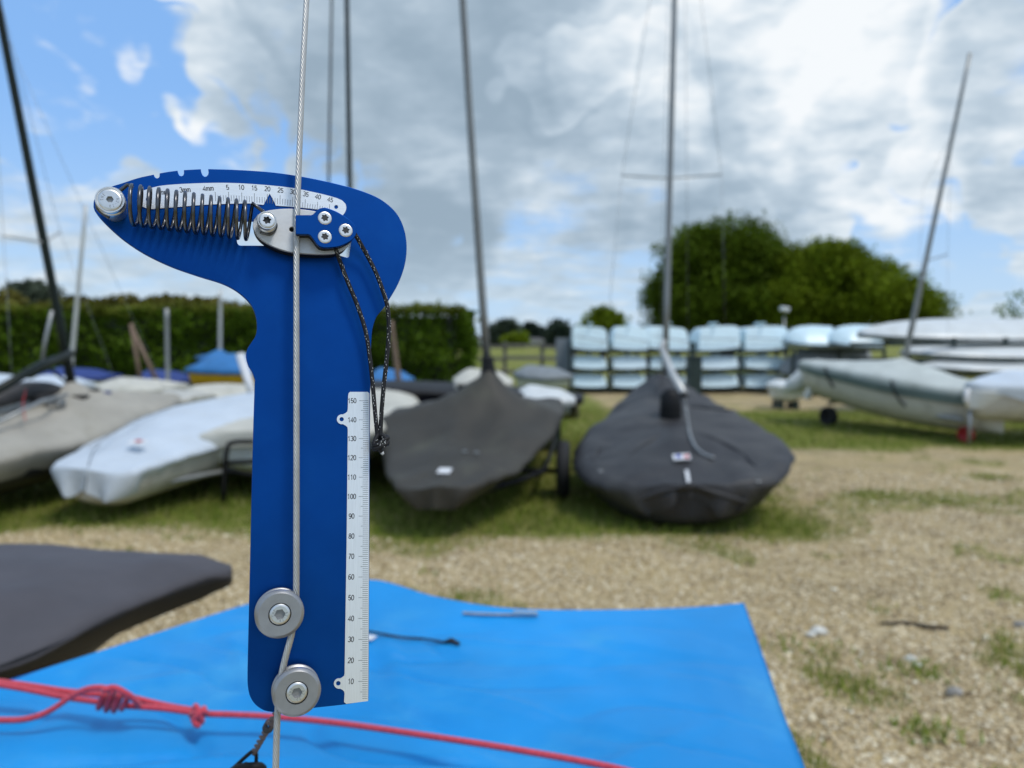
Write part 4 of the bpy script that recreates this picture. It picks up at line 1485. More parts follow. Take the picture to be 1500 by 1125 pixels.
GR = 'white hulls stored on the right hand rack'
long_hull('topmost cream white hull on the right hand rack, longest of the three', 1284, 1640, 464, 496, 13.0, M_HULLW, 1.4, GR, seed=2)
long_hull('middle white upturned hull on the right hand rack', 1350, 1640, 497, 523, 12.5, M_HULLW, 1.3, GR, seed=5)
long_hull('lowest white upturned hull on the right hand rack', 1362, 1640, 523, 543, 12.3, M_HULLW, 1.3, GR, seed=8)
xs = [P(p, 540, 12.8).x for p in (1398, 1474, 1560)]
rack(P(1300, 540, 12.8).x, P(1640, 540, 12.8).x, xs, [P(0, y, 12.8).z - .06 for y in (499, 525, 545)], 12.6, 1.7, 'dark steel rack holding three long white hulls on the right', 1.36)
GS = 'sheeted hulls beside the pram racks'
long_hull('pale blue sheeted hull lying highest beside the pram racks', 1160, 1232, 476, 505, 17, M_HULLPB, 1.1, GS, seed=11)
long_hull('pale blue sheeted hull lying next to the long cream white hull', 1226, 1300, 475, 506, 16.6, M_HULLPB, 1.1, GS, seed=14)
t = long_hull('grey tarpaulined boat under the pale blue sheeted hulls', 1156, 1290, 507, 552, 17, M_GREYTARP, 1.2, GS, seed=17)
xs = [P(p, 540, 17.2).x for p in (1162, 1230, 1296)]
rack(xs[0], xs[-1], xs, [P(0, y, 17.2).z - .05 for y in (509, 555)], 17.0, 1.3, 'low dark rack under the pale blue sheeted hulls', 1.08)

# ---- boat Rr: weathered dinghy on a road trailer at right
a, b = P(1192, 560, 12.0), P(1478, 600, 9.3)
HR = math.atan2(b.x - a.x, b.y - a.y)
LR = (b - a).xy.length
MR = frame(a.x, a.y, 0, HR, R(-3))
halfR = itp([(0, .0), (.01, .35), (.03, .50), (.2, .68), (.5, .74), (.8, .50), (.97, .14), (1, 0)])
sheerR = itp([(0, .98), (.3, .89), (.6, .77), (1, .64)])
tR = thing('covered_dinghy', 'weathered grey hulled dinghy with pale cover and raked mast on a road trailer', 'dinghy', MR, 'dinghies on the right hand side')
obj('cover', cover_shell(LR, halfR, sheerR, itp([(0, .03), (.3, .10), (.55, .16), (.8, .10), (1, 0)]), .16, .06, (.50, .12, .3), .014, 41, folds=.01), M_PALEGREEN, tR)
obj('cover_band', cover_shell(LR, lambda t: halfR(t) * 1.012, lambda t: sheerR(t) - .055, lambda t: -.04, itp([(0, .03), (.3, .10), (.8, .12), (1, .10)]), .02, None, .002, 43, ns=4), M_SLATEGREEN, tR)
obj('hull', hull_shell(LR, lambda t: halfR(t) * .99, lambda t: sheerR(t) - .10, .50, 2.2), M_HULLG, tR)
for tt in (.26, .62):
    w = halfR(tt)
    strip_on(tR, 'tie_strap', [Vector((tt * LR, -w * 1.03, sheerR(tt) - .02)), Vector((tt * LR + .05, -w * 1.035, sheerR(tt) - .16)), Vector((tt * LR + .12, -w * .96, sheerR(tt) - .30)), Vector((tt * LR + .16, -w * .72, sheerR(tt) - .42))], .03, M_STRAP, .006, Vector((0, -1, 0)))
mR0, mR1 = P(1326, 524, 10.7), P(1421, 78, 10.4)
spar(tR, 'mast', mR0, mR1, .040, .022, M_MASTALU, 10)
sp = beyond(mR0, mR1, .33)
obj('spreader', tube([sp, P(1388, 373, 10.8)], .009, 6), M_MASTALU, tR, world=True)
stays(tR, [(P(1340, 520, 10.9), P(1352, 275, 10.9)), (P(1352, 275, 10.9), beyond(mR0, mR1, .75)), (P(1388, 520, 10.4), P(1388, 373, 10.8)), (P(1388, 373, 10.8), beyond(mR0, mR1, .72))])
obj('sail_bundle', tube(smooth_path([P(1150, 572, 12.3), P(1170, 560, 12.2), P(1190, 545, 12.1), P(1204, 536, 12.0)], 4), [.05, .10, .13, .15, .15, .16, .17, .16, .15, .14, .12, .09, .05], 12), M_HULLW, tR, world=True)
# its trailer
tT = thing('road_trailer', 'galvanised road trailer with a red wheel under the weathered dinghy', 'trailer', Matrix.Translation(P(1320, 600, 10.8).xy.to_3d()), 'launching trolleys and trailers')
ra, rb = P(1205, 580, 11.4), P(1412, 616, 9.4)
obj('rail', tube([ra, rb], .035, 8), M_TUBE, tT, world=True)
off = Vector((.45, .45, 0))
obj('rail', tube([ra + off, rb + off], .035, 8), M_TUBE, tT, world=True)
obj('axle', tube([P(1214, 590, 11.4), P(1214, 590, 11.4) + off * 2], .03, 8), M_TUBE, tT, world=True)


def world_wheel(root, c, r, w, axis, hub):
    axis = Vector(axis).normalized()
    q = axis.to_track_quat('Z', 'Y').to_matrix().to_4x4()
    M = Matrix.Translation(c) @ q
    prof = [(r * .62, -w * .5), (r * .86, -w * .5), (r * .97, -w * .34), (r, -w * .12), (r, w * .12), (r * .97, w * .34), (r * .86, w * .5), (r * .62, w * .5), (r * .62, -w * .5)]
    o = obj('wheel', xf(lathe(prof, 28), M), M_TYRE if hub is not M_REDHUB else M_REDHUB, root, world=True)
    hp = [(0, -w * .3), (r * .2, -w * .4), (r * .25, -w * .25), (r * .55, -w * .2), (r * .63, -w * .42), (r * .63, w * .42), (r * .55, w * .2), (r * .2, w * .4), (0, w * .3)]
    obj('rim', xf(lathe(hp, 24), M), hub, o, world=True)
    return o


nrm = (rb - ra).cross(Vector((0, 0, 1)))
c = P(1214, 592, 11.4)
c.z = .15
world_wheel(tT, c, .15, .12, nrm, M_BLACK)
c = P(1416, 612, 9.55)
world_wheel(tT, Vector((c.x, c.y, .105)), .105, .09, nrm, M_REDHUB)
obj('jockey_post', tube([Vector((c.x, c.y, .13)), c + Vector((0, 0, .12))], .022, 8), M_TUBE, tT, world=True)
mg = P(1208, 574, 11.35)
bevel(obj('mudguard', xf(tube(smooth_path([(-.32, 0, -.12), (-.2, 0, .10), (0, 0, .18), (.2, 0, .10), (.32, 0, -.12)], 4), .06, 8), Matrix.Translation(mg) @ Matrix.Rotation(R(-60), 4, 'Z')), M_WHITE, tT, world=True), .004)
# small white tender in front of the racks
small_boat('tender', 'small white tender lying in front of the last pram rack column', 'boat', 1123, 1178, 556, 586, 14.2, M_HULLW, M_HULLW, cov_frac=.3, group='dinghies on the right hand side', beam=.7)
# ---- boat S: white bowed dinghy running out of frame
a, b = P(1432, 578, 9.2), P(1640, 590, 10.0)
HS = math.atan2(b.x - a.x, b.y - a.y)
MS = frame(a.x - .12, a.y, 0, HS)
halfS = itp([(0, 0), (.015, .10), (.06, .22), (.2, .46), (.5, .72), (.95, .6), (1, 0)])
sheerS = itp([(0, .74), (.1, .73), (.5, .70), (1, .70)])
tS = thing('covered_dinghy', 'white bowed dinghy with silvery grey cover at the far right edge', 'dinghy', MS, 'dinghies on the right hand side')
obj('cover', cover_shell(3.6, lambda t: halfS(t) * 1.02, lambda t: sheerS(t) + .05, itp([(0, .02), (.2, .16), (.5, .2), (1, .05)]), itp([(0, .02), (.08, .10), (.2, .20), (1, .12)]), .06, None, .02, 51, folds=.014), M_WHITECOV, tS)
obj('hull', hull_shell(3.6, halfS, sheerS, .46, 1.9), M_HULLG, tS)
obj('bow_fitting', tube([(-.01, 0, .72), (-.03, 0, .60), (.02, 0, .50)], .03, 8), M_WHITE, tS)
obj('bow_cap', cover_shell(.6, itp([(0, 0), (.09, .105), (.36, .225), (1, .33)]), lambda t: .745, lambda t: .0, itp([(0, .24), (1, .16)]), .45, None, .003, 52, nt=16, ns=8), M_HULLW, tS)
obj('prop_stand', tube([(.05, 0, .45), (.05, 0, .02)], .022, 8), M_TUBE, tS)
obj('prop_stand', tube([(2.2, 0, .3), (2.2, 0, .0)], .05, 8), M_TUBE, tS)

# ---- slate grey covered bow in the foreground left
MGf = frame(-1.93, 1.50, 0, R(52), R(4))
halfG = itp([(0, .66), (.3, .58), (.54, .44), (.68, .315), (.78, .215), (.86, .150), (.92, .112), (.965, .082), (.988, .050), (.997, .024), (1, .0)])
LG = 1.31
tG2 = thing('covered_dinghy', 'slate grey covered bow with black skirt poking in beside the blue cover', 'dinghy', MGf)
sheerG = itp([(0, .74), (.5, .705), (.8, .682), (.93, .668), (1, .632)])
obj('cover', cover_shell(LG, halfG, sheerG, itp([(0, .10), (.4, .075), (.8, .035), (1, .012)]), .008, .012, None, .022, 61, edge=.012, nt=60, ns=30), M_GREYCOV, tG2)
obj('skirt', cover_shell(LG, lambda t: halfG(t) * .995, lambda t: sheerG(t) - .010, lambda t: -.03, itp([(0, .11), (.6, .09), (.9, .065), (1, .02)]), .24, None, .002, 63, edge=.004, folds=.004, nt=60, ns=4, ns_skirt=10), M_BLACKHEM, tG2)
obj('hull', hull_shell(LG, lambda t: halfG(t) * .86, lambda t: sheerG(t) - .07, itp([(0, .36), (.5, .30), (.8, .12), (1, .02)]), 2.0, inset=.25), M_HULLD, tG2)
t = thing('launching_trolley', 'trolley chock under the slate grey covered bow', 'trolley', MGf, 'launching trolleys and trailers')
obj('chock', box(.35, 0, .30, .12, .5, .08), M_BLACK, t, smooth=False)
obj('post', tube([(.35, 0, 0), (.35, 0, .28)], .03, 8), M_TUBE, t)


# ------------------------------------------------------------------ blue cover in front
CREASES = []
for pa, pb, am, wd in (((560, 965), (880, 1010), .006, .014), ((600, 1000), (760, 1050), -.007, .016), ((80, 990), (330, 960), .006, .018), ((560, 905), (900, 925), .005, .012),
                       ((700, 940), (1040, 930), -.005, .015), ((820, 1090), (1080, 1000), .006, .016), ((545, 855), (600, 1010), .006, .02), ((1010, 900), (1100, 1080), .005, .018),
                       ((30, 1090), (330, 1110), -.006, .014), ((180, 1080), (420, 1060), .006, .012), ((640, 1110), (980, 1080), -.006, .014), ((330, 910), (380, 1000), .006, .016)):
    A_ = CAM + ray(*pa) * (-.555 / ray(*pa).z)
    B_ = CAM + ray(*pb) * (-.555 / ray(*pb).z)
    CREASES.append((A_.x, A_.y, B_.x, B_.y, am * 1.7, wd))


def build_blue_cover():
    far_pts = [P(0, 1000, 1.21), P(180, 943, 1.38), P(365, 884, 1.566), P(455, 865, 1.60), P(545, 849, 1.632), P(640, 874, 1.595), P(750, 891, 1.567), P(900, 893, 1.57), P(1020, 889, 1.585), P(1090, 883, 1.598)]
    fp = smooth_path(far_pts, 12)
    left = Vector((-1.25, .70, .77))
    right = [P(1090, 883, 1.598), P(1118, 960, 1.375), P(1146, 1040, 1.18), P(1180, 1126, 1.02), P(1225, 1250, .85), P(1290, 1450, .66)]
    rp = smooth_path(right, 24)
    nu = len(fp)
    nv = 120
    v = []
    p_l0, p_r0 = fp[0], fp[-1]
    for j in range(nv + 1):
        t = j / nv
        rr = rp[min(int(t * (len(rp) - 1)), len(rp) - 1)]
        ll = p_l0.lerp(left, t) if t < 1 else left
        for i in range(nu):
            u = i / (nu - 1)
            e = fp[i] - p_l0.lerp(p_r0, u)
            q = ll.lerp(rr, u) + Vector((e.x * (1 - t), e.y * (1 - t), e.z * (1 - t) ** 3))
            inner = math.sin(math.pi * min(1, max(0, u))) * min(1, t * 4)
            # shallow cloth undulation and drawn creases
            q.z += inner * (noise.fractal(Vector((q.x * 2.2, q.y * 2.6, 4)), 1, 2, 3) * .024 - .012)
            cr = abs(noise.noise(Vector((q.x * 3.2 - q.y * 1.2, q.y * 9 + q.x * 2.2, 2))))
            q.z -= inner * max(0, .14 - cr) * .085
            for (ax_, ay_, bx_, by_, am, wd) in CREASES:
                a_, b_ = Vector((ax_, ay_)), Vector((bx_, by_))
                ab = b_ - a_
                tt = max(0, min(1, (q.xy - a_).dot(ab) / ab.length_squared))
                dd = (q.xy - a_ - ab * tt).length
                if dd < wd * 3:
                    q.z += am * math.exp(-(dd / wd) ** 2) * math.sin(math.pi * min(1, max(0, .08 + .84 * tt))) * inner
            v.append(q)
    # skirt hanging down from the far and side edges
    f = grid_faces(nv + 1, nu)
    rim = [i for i in range(nu)]
    loop = [j * nu for j in range(nv, 0, -1)] + rim + [j * nu + nu - 1 for j in range(1, nv + 1)]
    cen = Vector((-.3, .9, 0))
    prev = loop
    for k in range(1, 7):
        cur = []
        for n_i, idx in enumerate(loop):
            p = v[idx]
            o = (p - cen)
            o.z = 0
            o.normalize()
            s = k / 6
            q = p + o * (.010 * math.sin(s * math.pi * .7) - .09 * s * s + .006 * s * math.sin(n_i * .55)) + Vector((0, 0, -.30 * s ** 1.25 - .004))
            v.append(q)
            cur.append(len(v) - 1)
        for i in range(len(loop) - 1):
            f.append((prev[i], prev[i + 1], cur[i + 1], cur[i]))
        prev = cur
    root = thing('covered_dinghy', 'dinghy under a bright blue cover beneath the tension gauge', 'dinghy', Matrix.Translation((-.3, .9, 0)))
    obj('cover', (v, f), M_BLUECOV, root, world=True)
    # the hull the cover hides
    hs = hull_shell(2.6, itp([(0, .30), (.3, .42), (1, .5)]), lambda t: .72, .40, 2.0)
    obj('hull', xf(hs, frame(-.25, 1.45, 0, R(188))), M_HULLW, root, world=True)
    obj('chock', xf(box(0, 0, .17, .5, .12, .34), Matrix.Translation((-.3, 1.0, 0))), M_BLACK, root, smooth=False, world=True)
    return root, v


tBlue, BV = build_blue_cover()
BN = np.array([p[:] for p in BV])


def cov_z(x, y):
    d = (BN[:13000, 0] - x) ** 2 + (BN[:13000, 1] - y) ** 2
    i = np.argsort(d)[:4]
    w = 1 / (d[i] + 1e-5)
    return float((BN[i, 2] * w).sum() / w.sum())


def on_blue(px, py, lift=.004):
    z = .785
    for _ in range(6):
        r = ray(px, py)
        q = CAM + r * ((z - CAM.z) / r.z)
        z = cov_z(q.x, q.y)
    return q + Vector((0, 0, lift))


o = obj('tie_cord', tube(smooth_path([on_blue(x, y, .006) for x, y in ((500, 925), (530, 928), (560, 933), (590, 938), (620, 940), (650, 945))], 6), .0024, 8), M_STRAP, tBlue, world=True)
obj('cord_end', tube([on_blue(650, 945, .005), on_blue(661, 943, .007), on_blue(673, 947, .005)], [.003, .0052, .003], 10), M_STRAP, tBlue, world=True)
pp = [on_blue(x, y, .004) for x, y in ((678, 901), (720, 903), (788, 904))]
inv = W[tBlue].inverted()
strip_on(tBlue, 'seam_tape', [inv @ p for p in pp], .008, mat('grey_tape', (.30, .33, .36), .6, var=.2, vscale=60), .002)
pp = [on_blue(x, y, .007) for x, y in ((752, 903), (770, 904), (787, 904))]
strip_on(tBlue, 'buckle', [inv @ p for p in pp], .010, M_STEEL, .004)
pp = [on_blue(x, y, .003) for x, y in ((536, 936), (548, 938))]
strip_on(tBlue, 'eyelet_patch', [inv @ p for p in pp], .02, M_WHITE, .002)


# ------------------------------------------------------------------ red rope
def braid(path, rad, seg=14, caps=True):
    """rope tube with a raised braid"""
    path = [Vector(p) for p in path]
    L = [0]
    for a, b in zip(path[:-1], path[1:]):
        L.append(L[-1] + (b - a).length)
    n = max(8, int(L[-1] / .0016))
    pts, j = [], 0
    for i in range(n + 1):
        q = L[-1] * i / n
        while j < len(L) - 2 and L[j + 1] < q:
            j += 1
        t = (q - L[j]) / max(1e-9, L[j + 1] - L[j])
        pts.append(path[j].lerp(path[j + 1], min(1, t)))
    v, f = tube(pts, rad, seg, caps=caps)
    for i in range(len(pts)):
        for k in range(seg):
            a = 2 * math.pi * k / seg
            w = i * .62
            m = 1 + .07 * math.sin(3 * a + w) * math.sin(3 * a - w)
            p = v[i * seg + k]
            v[i * seg + k] = pts[i] + (p - pts[i]) * m
    return v, f


def build_rope():
    root = thing('red_rope', 'coral red rope with two knots stretched across the blue cover', 'rope', Matrix.Translation(P(165, 1028, 1.0)))
    RR = .0044

    def rp(px, py, D=1.02, off=(0, 0, 0)):
        return P(px, py, D * (1.072 - .062 * smoothstep(380, 760, px))) + Vector(off)
    main = [rp(1010, 1156, .96), rp(905, 1126, .985), rp(760, 1099, 1.0), rp(640, 1080, 1.01), rp(500, 1060, 1.02), rp(400, 1050, 1.02), rp(340, 1047, 1.02), rp(292, 1045, 1.02), rp(240, 1038, 1.02), rp(185, 1034, 1.02)]
    obj('line', braid(smooth_path(main, 7), RR), M_ROPE, root, world=True)
    obj('line', braid(smooth_path([rp(292, 1042, 1.03), rp(250, 1035, 1.035), rp(210, 1026, 1.035), rp(180, 1018, 1.03)], 6), RR), M_ROPE, root, world=True)
    obj('line', braid(smooth_path([rp(160, 1030, 1.02), rp(100, 1022, 1.03), rp(40, 1010, 1.04), rp(-20, 1000, 1.05), rp(-120, 986, 1.08)], 6), RR), M_ROPE, root, world=True)
    obj('line', braid(smooth_path([rp(160, 1018, 1.03), rp(100, 1013, 1.04), rp(40, 1004, 1.05), rp(-20, 996, 1.06), rp(-120, 980, 1.09)], 6), RR), M_ROPE, root, world=True)
    obj('tail', braid(smooth_path([rp(168, 1014, 1.0), rp(150, 1008, 1.0), rp(130, 1009, 1.0), rp(108, 1018, 1.0), rp(75, 1040, .995), rp(45, 1052, .99), rp(10, 1055, .99), rp(-60, 1052, .99)], 7), RR), M_ROPE, root, world=True)
    # big knot: wraps lying round the two strands
    kn = []
    for i, (cx, ry) in enumerate(((150, 17), (161, 20), (172, 20), (184, 15))):
        lp = []
        c = rp(cx, 1025 + i * 1.0, 1.02)
        for k in range(20):
            a = 2 * math.pi * k / 20
            lp.append(c + Vector((.006 * math.sin(a) - .003 * math.cos(a), .013 * math.cos(a + .2), (ry - 4) * .00094 * math.sin(a))))
        kn.append(tube(lp, RR, 10, closed=True))
    kn.append(tube(smooth_path([rp(150, 1012, .99), rp(165, 1007, 1.0), rp(182, 1014, 1.0), rp(198, 1026, 1.01), rp(205, 1036, 1.02)], 5), RR, 10))
    obj('knot', join(*kn), M_ROPE, root, world=True)
    k2 = []
    c = rp(291, 1046, 1.015)
    for j, (tx, tz) in enumerate(((.15, .1), (.9, -.5), (-.7, .6))):
        lp = []
        for k in range(18):
            a = 2 * math.pi * k / 18
            q = Vector((.0065 * math.cos(a), .010 * math.sin(a), .0095 * math.cos(a + tx)))
            lp.append(c + Matrix.Rotation(tx, 3, 'Y') @ (Matrix.Rotation(tz, 3, 'X') @ q))
        k2.append(tube(lp, RR * .95, 10, closed=True))
    k2.append(tube(smooth_path([c + Vector((-.004, -.008, .0)), c + Vector((.0, -.012, -.009)), c + Vector((.004, -.008, -.014))], 4), RR * .95, 10))
    obj('knot', join(*k2), M_ROPE, root, world=True)


build_rope()

# ------------------------------------------------------------------ tension gauge
PSI, TH = R(20), R(7.5)
nb_c = Vector((-math.sin(PSI), math.tan(TH), math.cos(PSI))).normalized()      # camera axes: right, down, ahead


def c2w(v):
    return RIGHT * v.x - UP * v.y + FWD * v.z


nback = c2w(nb_c)
GO = CAM + (FWD + RIGHT * ((440 - 750) / F) + UP * ((562.5 - 650) / F)) * .372


def hit(px, py, h=0.0):
    r = ray(px, py)
    k = ((GO - nback * h) - CAM).dot(nback) / r.dot(nback)
    return CAM + r * k


ey = (hit(541, 590) - hit(539, 1010)).normalized()
nf = -nback
ex = ey.cross(nf).normalized()
MG = Matrix(((ex.x, ey.x, nf.x, GO.x), (ex.y, ey.y, nf.y, GO.y), (ex.z, ey.z, nf.z, GO.z), (0, 0, 0, 1)))
MGi = MG.inverted()


def g(px, py, h=0.0):
    q = MGi @ hit(px, py, h)
    return Vector((q.x, q.y, h))


def g2(pts, h=0.0):
    return [g(x, y, h).xy[:] for x, y in pts]


def arc(cx, cy, r, a0, a1, n=8):
    """pixel arc, degrees, y down"""
    return [(cx + r * math.cos(R(a0 + (a1 - a0) * k / n)), cy + r * math.sin(R(a0 + (a1 - a0) * k / n))) for k in range(n + 1)]


def crp(pts, n=5):
    return cr2d(pts, n)


tg = thing('tension_gauge', 'blue anodised rig tension gauge clipped on the wire shroud', 'gauge', MG)
# --- body plate outline in photo pixels
top1 = crp([(137.5, 303), (138.5, 293), (146, 283), (160, 275), (180, 268.5), (203, 261), (224.8, 256.2)])
n1 = [(225.5, 258), (226.3, 259.3), (228.5, 261.2), (230.8, 261.6), (233, 260.5), (234.2, 258.6), (234.4, 254.2)]
top2 = [(247, 252), (259.6, 250.4)]
n2 = [(260.6, 254), (262.6, 257.2), (265.6, 258.5), (268.6, 257.4), (270, 254.6), (270, 249.5)]
top3 = [(282, 248.8), (293.6, 248.2)]
n3 = [(294.2, 252), (296.2, 256.6), (299.6, 259.2), (302.8, 258.8), (305.4, 256), (306.2, 252.4), (305.6, 248.2)]
top4 = crp([(305.7, 248), (350, 249.4), (400, 253), (450, 260.5), (500, 271.5), (535, 282), (560, 294), (580, 312), (591, 334), (595.3, 360), (592.5, 388), (583, 415), (570, 438), (560.5, 452), (551, 464), (545.5, 480), (543.4, 500), (542.4, 540)])
rightb = [(541.8, 575), (540.6, 800), (539.6, 1000), (539.2, 1026)]
bottom = [(505, 1031.5), (450, 1037.5), (410, 1042)] + crp([(400, 1042.6), (387, 1040), (375, 1032), (367, 1020), (363.6, 1004), (363.2, 985)])
leftb = [(364, 950), (365.6, 880), (367.5, 800), (369.6, 700), (371.8, 620), (373.6, 565)]
grip = crp([(374, 556), (370, 545), (364, 534.5), (361, 522), (363, 511), (369.5, 501), (375, 492), (377, 480), (375.8, 466), (371, 451), (362.5, 439), (349, 427), (334, 418), (318, 411.5), (298, 405.5), (278, 399), (254, 390.5), (228, 379), (204, 366), (180, 349.5), (160, 332), (146, 317.5), (139, 308)])
outline = top1 + n1 + top2 + n2 + top3 + n3 + top4 + rightb + bottom + leftb + grip
slot = [(342.5, 322), (400, 322), (440, 325), (500, 340), (515.5, 352), (514.6, 357)] + [(512.5, 372)] + arc(508.5, 373.6, 4, 20, 100, 5) + [(496, 374.5), (470, 371), (430, 364.5), (392, 360.3)] + arc(353, 353.8, 6.3, 90, 175, 5)
body = bevel(obj('body', plate([g2(outline), g2(slot)], -.0028, 0.0, .0002), M_ANOD, tg), .0001, 1, 60)
sharp(body, 30)

# --- curved scale plate
sc_top = crp([(209, 279.8), (237, 272.4), (287, 269), (337, 268.4), (387, 271.3), (430, 276), (473, 285), (494, 290.8)])
sc_end = crp([(501, 294), (506, 299.5), (507, 306), (504.8, 312), (501.5, 316)])
sc_bot = crp([(480, 309.5), (460, 306.5), (430, 303.6), (404, 301.6)]) + [(400, 293), (395, 284), (390.5, 292), (386, 300.6)] + crp([(365, 298.4), (340, 298.8), (300, 300.4), (260, 303.6), (218, 307)]) + crp([(209, 303), (203, 295), (202.4, 288), (205, 282.5)])
hole1 = arc(492.3, 303.6, 2.9, 0, 345, 16)
hole2 = arc(217, 292.5, 3.4, 0, 345, 16)
scp = obj('scale_plate', plate([g2(sc_top + sc_end + sc_bot), g2(hole1), g2(hole2)], .00005, .00045), M_ALU_H, tg)
sharp(scp, 30)
vx = itp([(0, 315.2), (5, 334.7), (10, 354), (15, 372.6), (20, 391.6), (25, 410.4), (30, 429), (35, 447.3), (40, 465.4), (45, 483), (46, 486.4)])
vt = itp([(0, 281.0), (5, 281), (10, 282), (15, 283), (20, 284.2), (25, 285.8), (30, 288.4), (35, 292), (40, 295.6), (45, 299.5), (46, 300.2)])
tk = []


def tick(a, b, w, h):
    a, b = g(*a, h), g(*b, h)
    d = (b - a).normalized()
    s = Vector((-d.y, d.x, 0)) * w / 2
    return [a - s, a + s, b + s, b - s], [(0, 3, 2, 1)]


for val in range(0, 46):
    x, y = vx(val), vt(val)
    bx = x + (val - 18) * -.045
    if val % 5 == 0:
        tk.append(tick((x, y), (bx, y + 13.5), .00024, .00049))
    else:
        tk.append(tick((x, y + 5), (bx, y + 13.5), .00022, .00049))
o = obj('scale_ticks', join(*tk), M_INKG, scp, smooth=False)
o['kind'] = 'stuff'


def label_at(s, px, py, size, ang, h):
    c = g(px, py, h)
    v, f = text2d(s, size)
    Mr = Matrix.Translation(c) @ Matrix.Rotation(ang, 4, 'Z')
    return [Mr @ p for p in v], f


def px_ang(a, b):
    d = g(*b) - g(*a)
    return math.atan2(d.y, d.x)


nums = []
for s, x, y in (('5', 333.3, 274.3), ('10', 353.3, 274.4), ('15', 372.5, 275.3), ('20', 391.8, 276.6), ('25', 411, 278.6), ('30', 429, 281), ('35', 448, 284.4), ('40', 466, 288), ('45', 484, 292.3), ('4mm', 305, 275.8), ('3mm', 271, 277.8), ('2mm', 238, 281.5)):
    an = px_ang((x - 8, y + (-.3 if x > 350 else .35) - .010 * max(0, x - 350) * 1.6), (x + 8, y + (.3 if x > 350 else -.35) + .010 * max(0, x - 350) * 1.6))
    nums.append(label_at(s, x, y, .0026, an, .00049))
o = obj('scale_numbers', join(*nums), M_INK, scp, smooth=False)
o['kind'] = 'stuff'

# --- ruler down the right edge
def ear(cx, cy, xr, r=8.0):
    return [(xr, cy - 15), (xr - .6, cy - 11.5), (xr - 3.2, cy - 9.2)] + arc(cx, cy, r, -78, -282, 14) + [(xr - 3.2, cy + 9.2), (xr - .6, cy + 11.5), (xr, cy + 15)]


rul = [(512.5, 574.2), (538.5, 574.2), (540.8, 576.5), (540.2, 800), (539.4, 1000), (539, 1026.5), (507, 1030.6), (503.8, 1028)]
e2 = ear(496.5, 1001, 504.6, 7.6)
e1 = ear(500.5, 614.3, 509.3, 7.2)
rul += [p for p in e2[::-1]] + [(507.5, 800)] + [p for p in e1[::-1]] + [(509.8, 580), (510.6, 576)]
h1 = arc(500.3, 614.2, 3.2, 0, 345, 16)
h2 = arc(495.4, 1000.6, 3.4, 0, 345, 16)
rlr = obj('ruler', plate([g2(rul), g2(h1), g2(h2)], .00005, .0005), M_ALU, tg)
sharp(rlr, 30)
lab_y = [587, 615, 642.5, 670.5, 699, 727.3, 756, 785.3, 815, 845.2, 875.5, 906, 936.6, 967.4, 998.2]   # 150 .. 10
yy = itp([(150 - 10 * i, lab_y[i]) for i in range(15)][::-1])
yfun = lambda mm: yy(mm) if mm >= 10 else 998.2 + (10 - mm) * 3.09
tk, nums = [], []
for mm in range(0, 151):
    y = yfun(mm)
    if y > 1026:
        continue
    xr = 540.3 - (y - 587) * .0026
    ln = 14.5 if mm % 10 == 0 else (11.5 if mm % 5 == 0 else 8.6)
    tk.append(tick((xr - ln, y), (xr - .6, y), .00021, .00054))
for i in range(15):
    n = 150 - 10 * i
    nums.append(label_at(str(n), 515.8 - i * .14, lab_y[i] - .1, .0026, px_ang((505, lab_y[i]), (530, lab_y[i] - .2)), .00054))
o = obj('ruler_ticks', join(*tk), M_INKG, rlr, smooth=False)
o['kind'] = 'stuff'
o = obj('ruler_numbers', join(*nums), M_INK, rlr, smooth=False)
o['kind'] = 'stuff'


# --- screws and bolts
def star(cx, cy, r, n=6, depth=.30):
    out = []
    for k in range(48):
        a = 2 * math.pi * k / 48
        rr = r * (1 - depth * (.5 - .5 * math.cos(n * a)) ** .8)
        out.append((cx + rr * math.cos(a + .26), cy + rr * math.sin(a + .26)))
    return out


def hexagon(cx, cy, r, a0=.1):
    return circle(cx, cy, r, 6, a0=a0)


def socket_head(parent, name, c, r, z_top, kind, rs, thick=.0016, m=M_STEEL, stamp=True, dome=.0):
    """screw head: rounded rim, flat face with a real socket, letters stamped on it"""
    cx, cy = c.x, c.y
    prof = [(r * .78, z_top), (r * .90, z_top - r * .03), (r * .975, z_top - r * .10), (r, z_top - r * .22), (r, z_top - thick)]
    rim = lathe(prof, 48, cx, cy)
    hole = star(cx, cy, rs) if kind == 'torx' else hexagon(cx, cy, rs)
    face = plate([circle(cx, cy, r * .78, 48), hole], z_top - thick, z_top, 0)
    head = obj(name, join(rim, face), m, parent)
    sharp(head, 28)
    obj('socket_floor', plate([circle(cx, cy, rs * 1.05, 24)], z_top - thick * 1.05, z_top - thick * .85), M_DARK if kind == 'torx' else M_SOCKET, head, smooth=False)  # floor coloured dark to paint in the recess shade
    if stamp:
        ls = []
        for s, a0 in (('THE', 165), ('A2-70', -38)):
            n = len(s)
            for i, ch in enumerate(s):
                a = R(a0 - (i - (n - 1) / 2) * 24)
                v, f = text2d(ch, r * .24)
                Mr = Matrix.Translation((cx + math.cos(a) * r * .62, cy + math.sin(a) * r * .62, z_top + .00004)) @ Matrix.Rotation(a - math.pi / 2, 4, 'Z')
                ls.append(([Mr @ p for p in v], f))
        o = obj('stamp', join(*ls), M_PULLEY, head, smooth=False)
        o['kind'] = 'stuff'
    return head


def rpx(px, py, r, h):
    return (g(px + r, py, h) - g(px - r, py, h)).length / 2


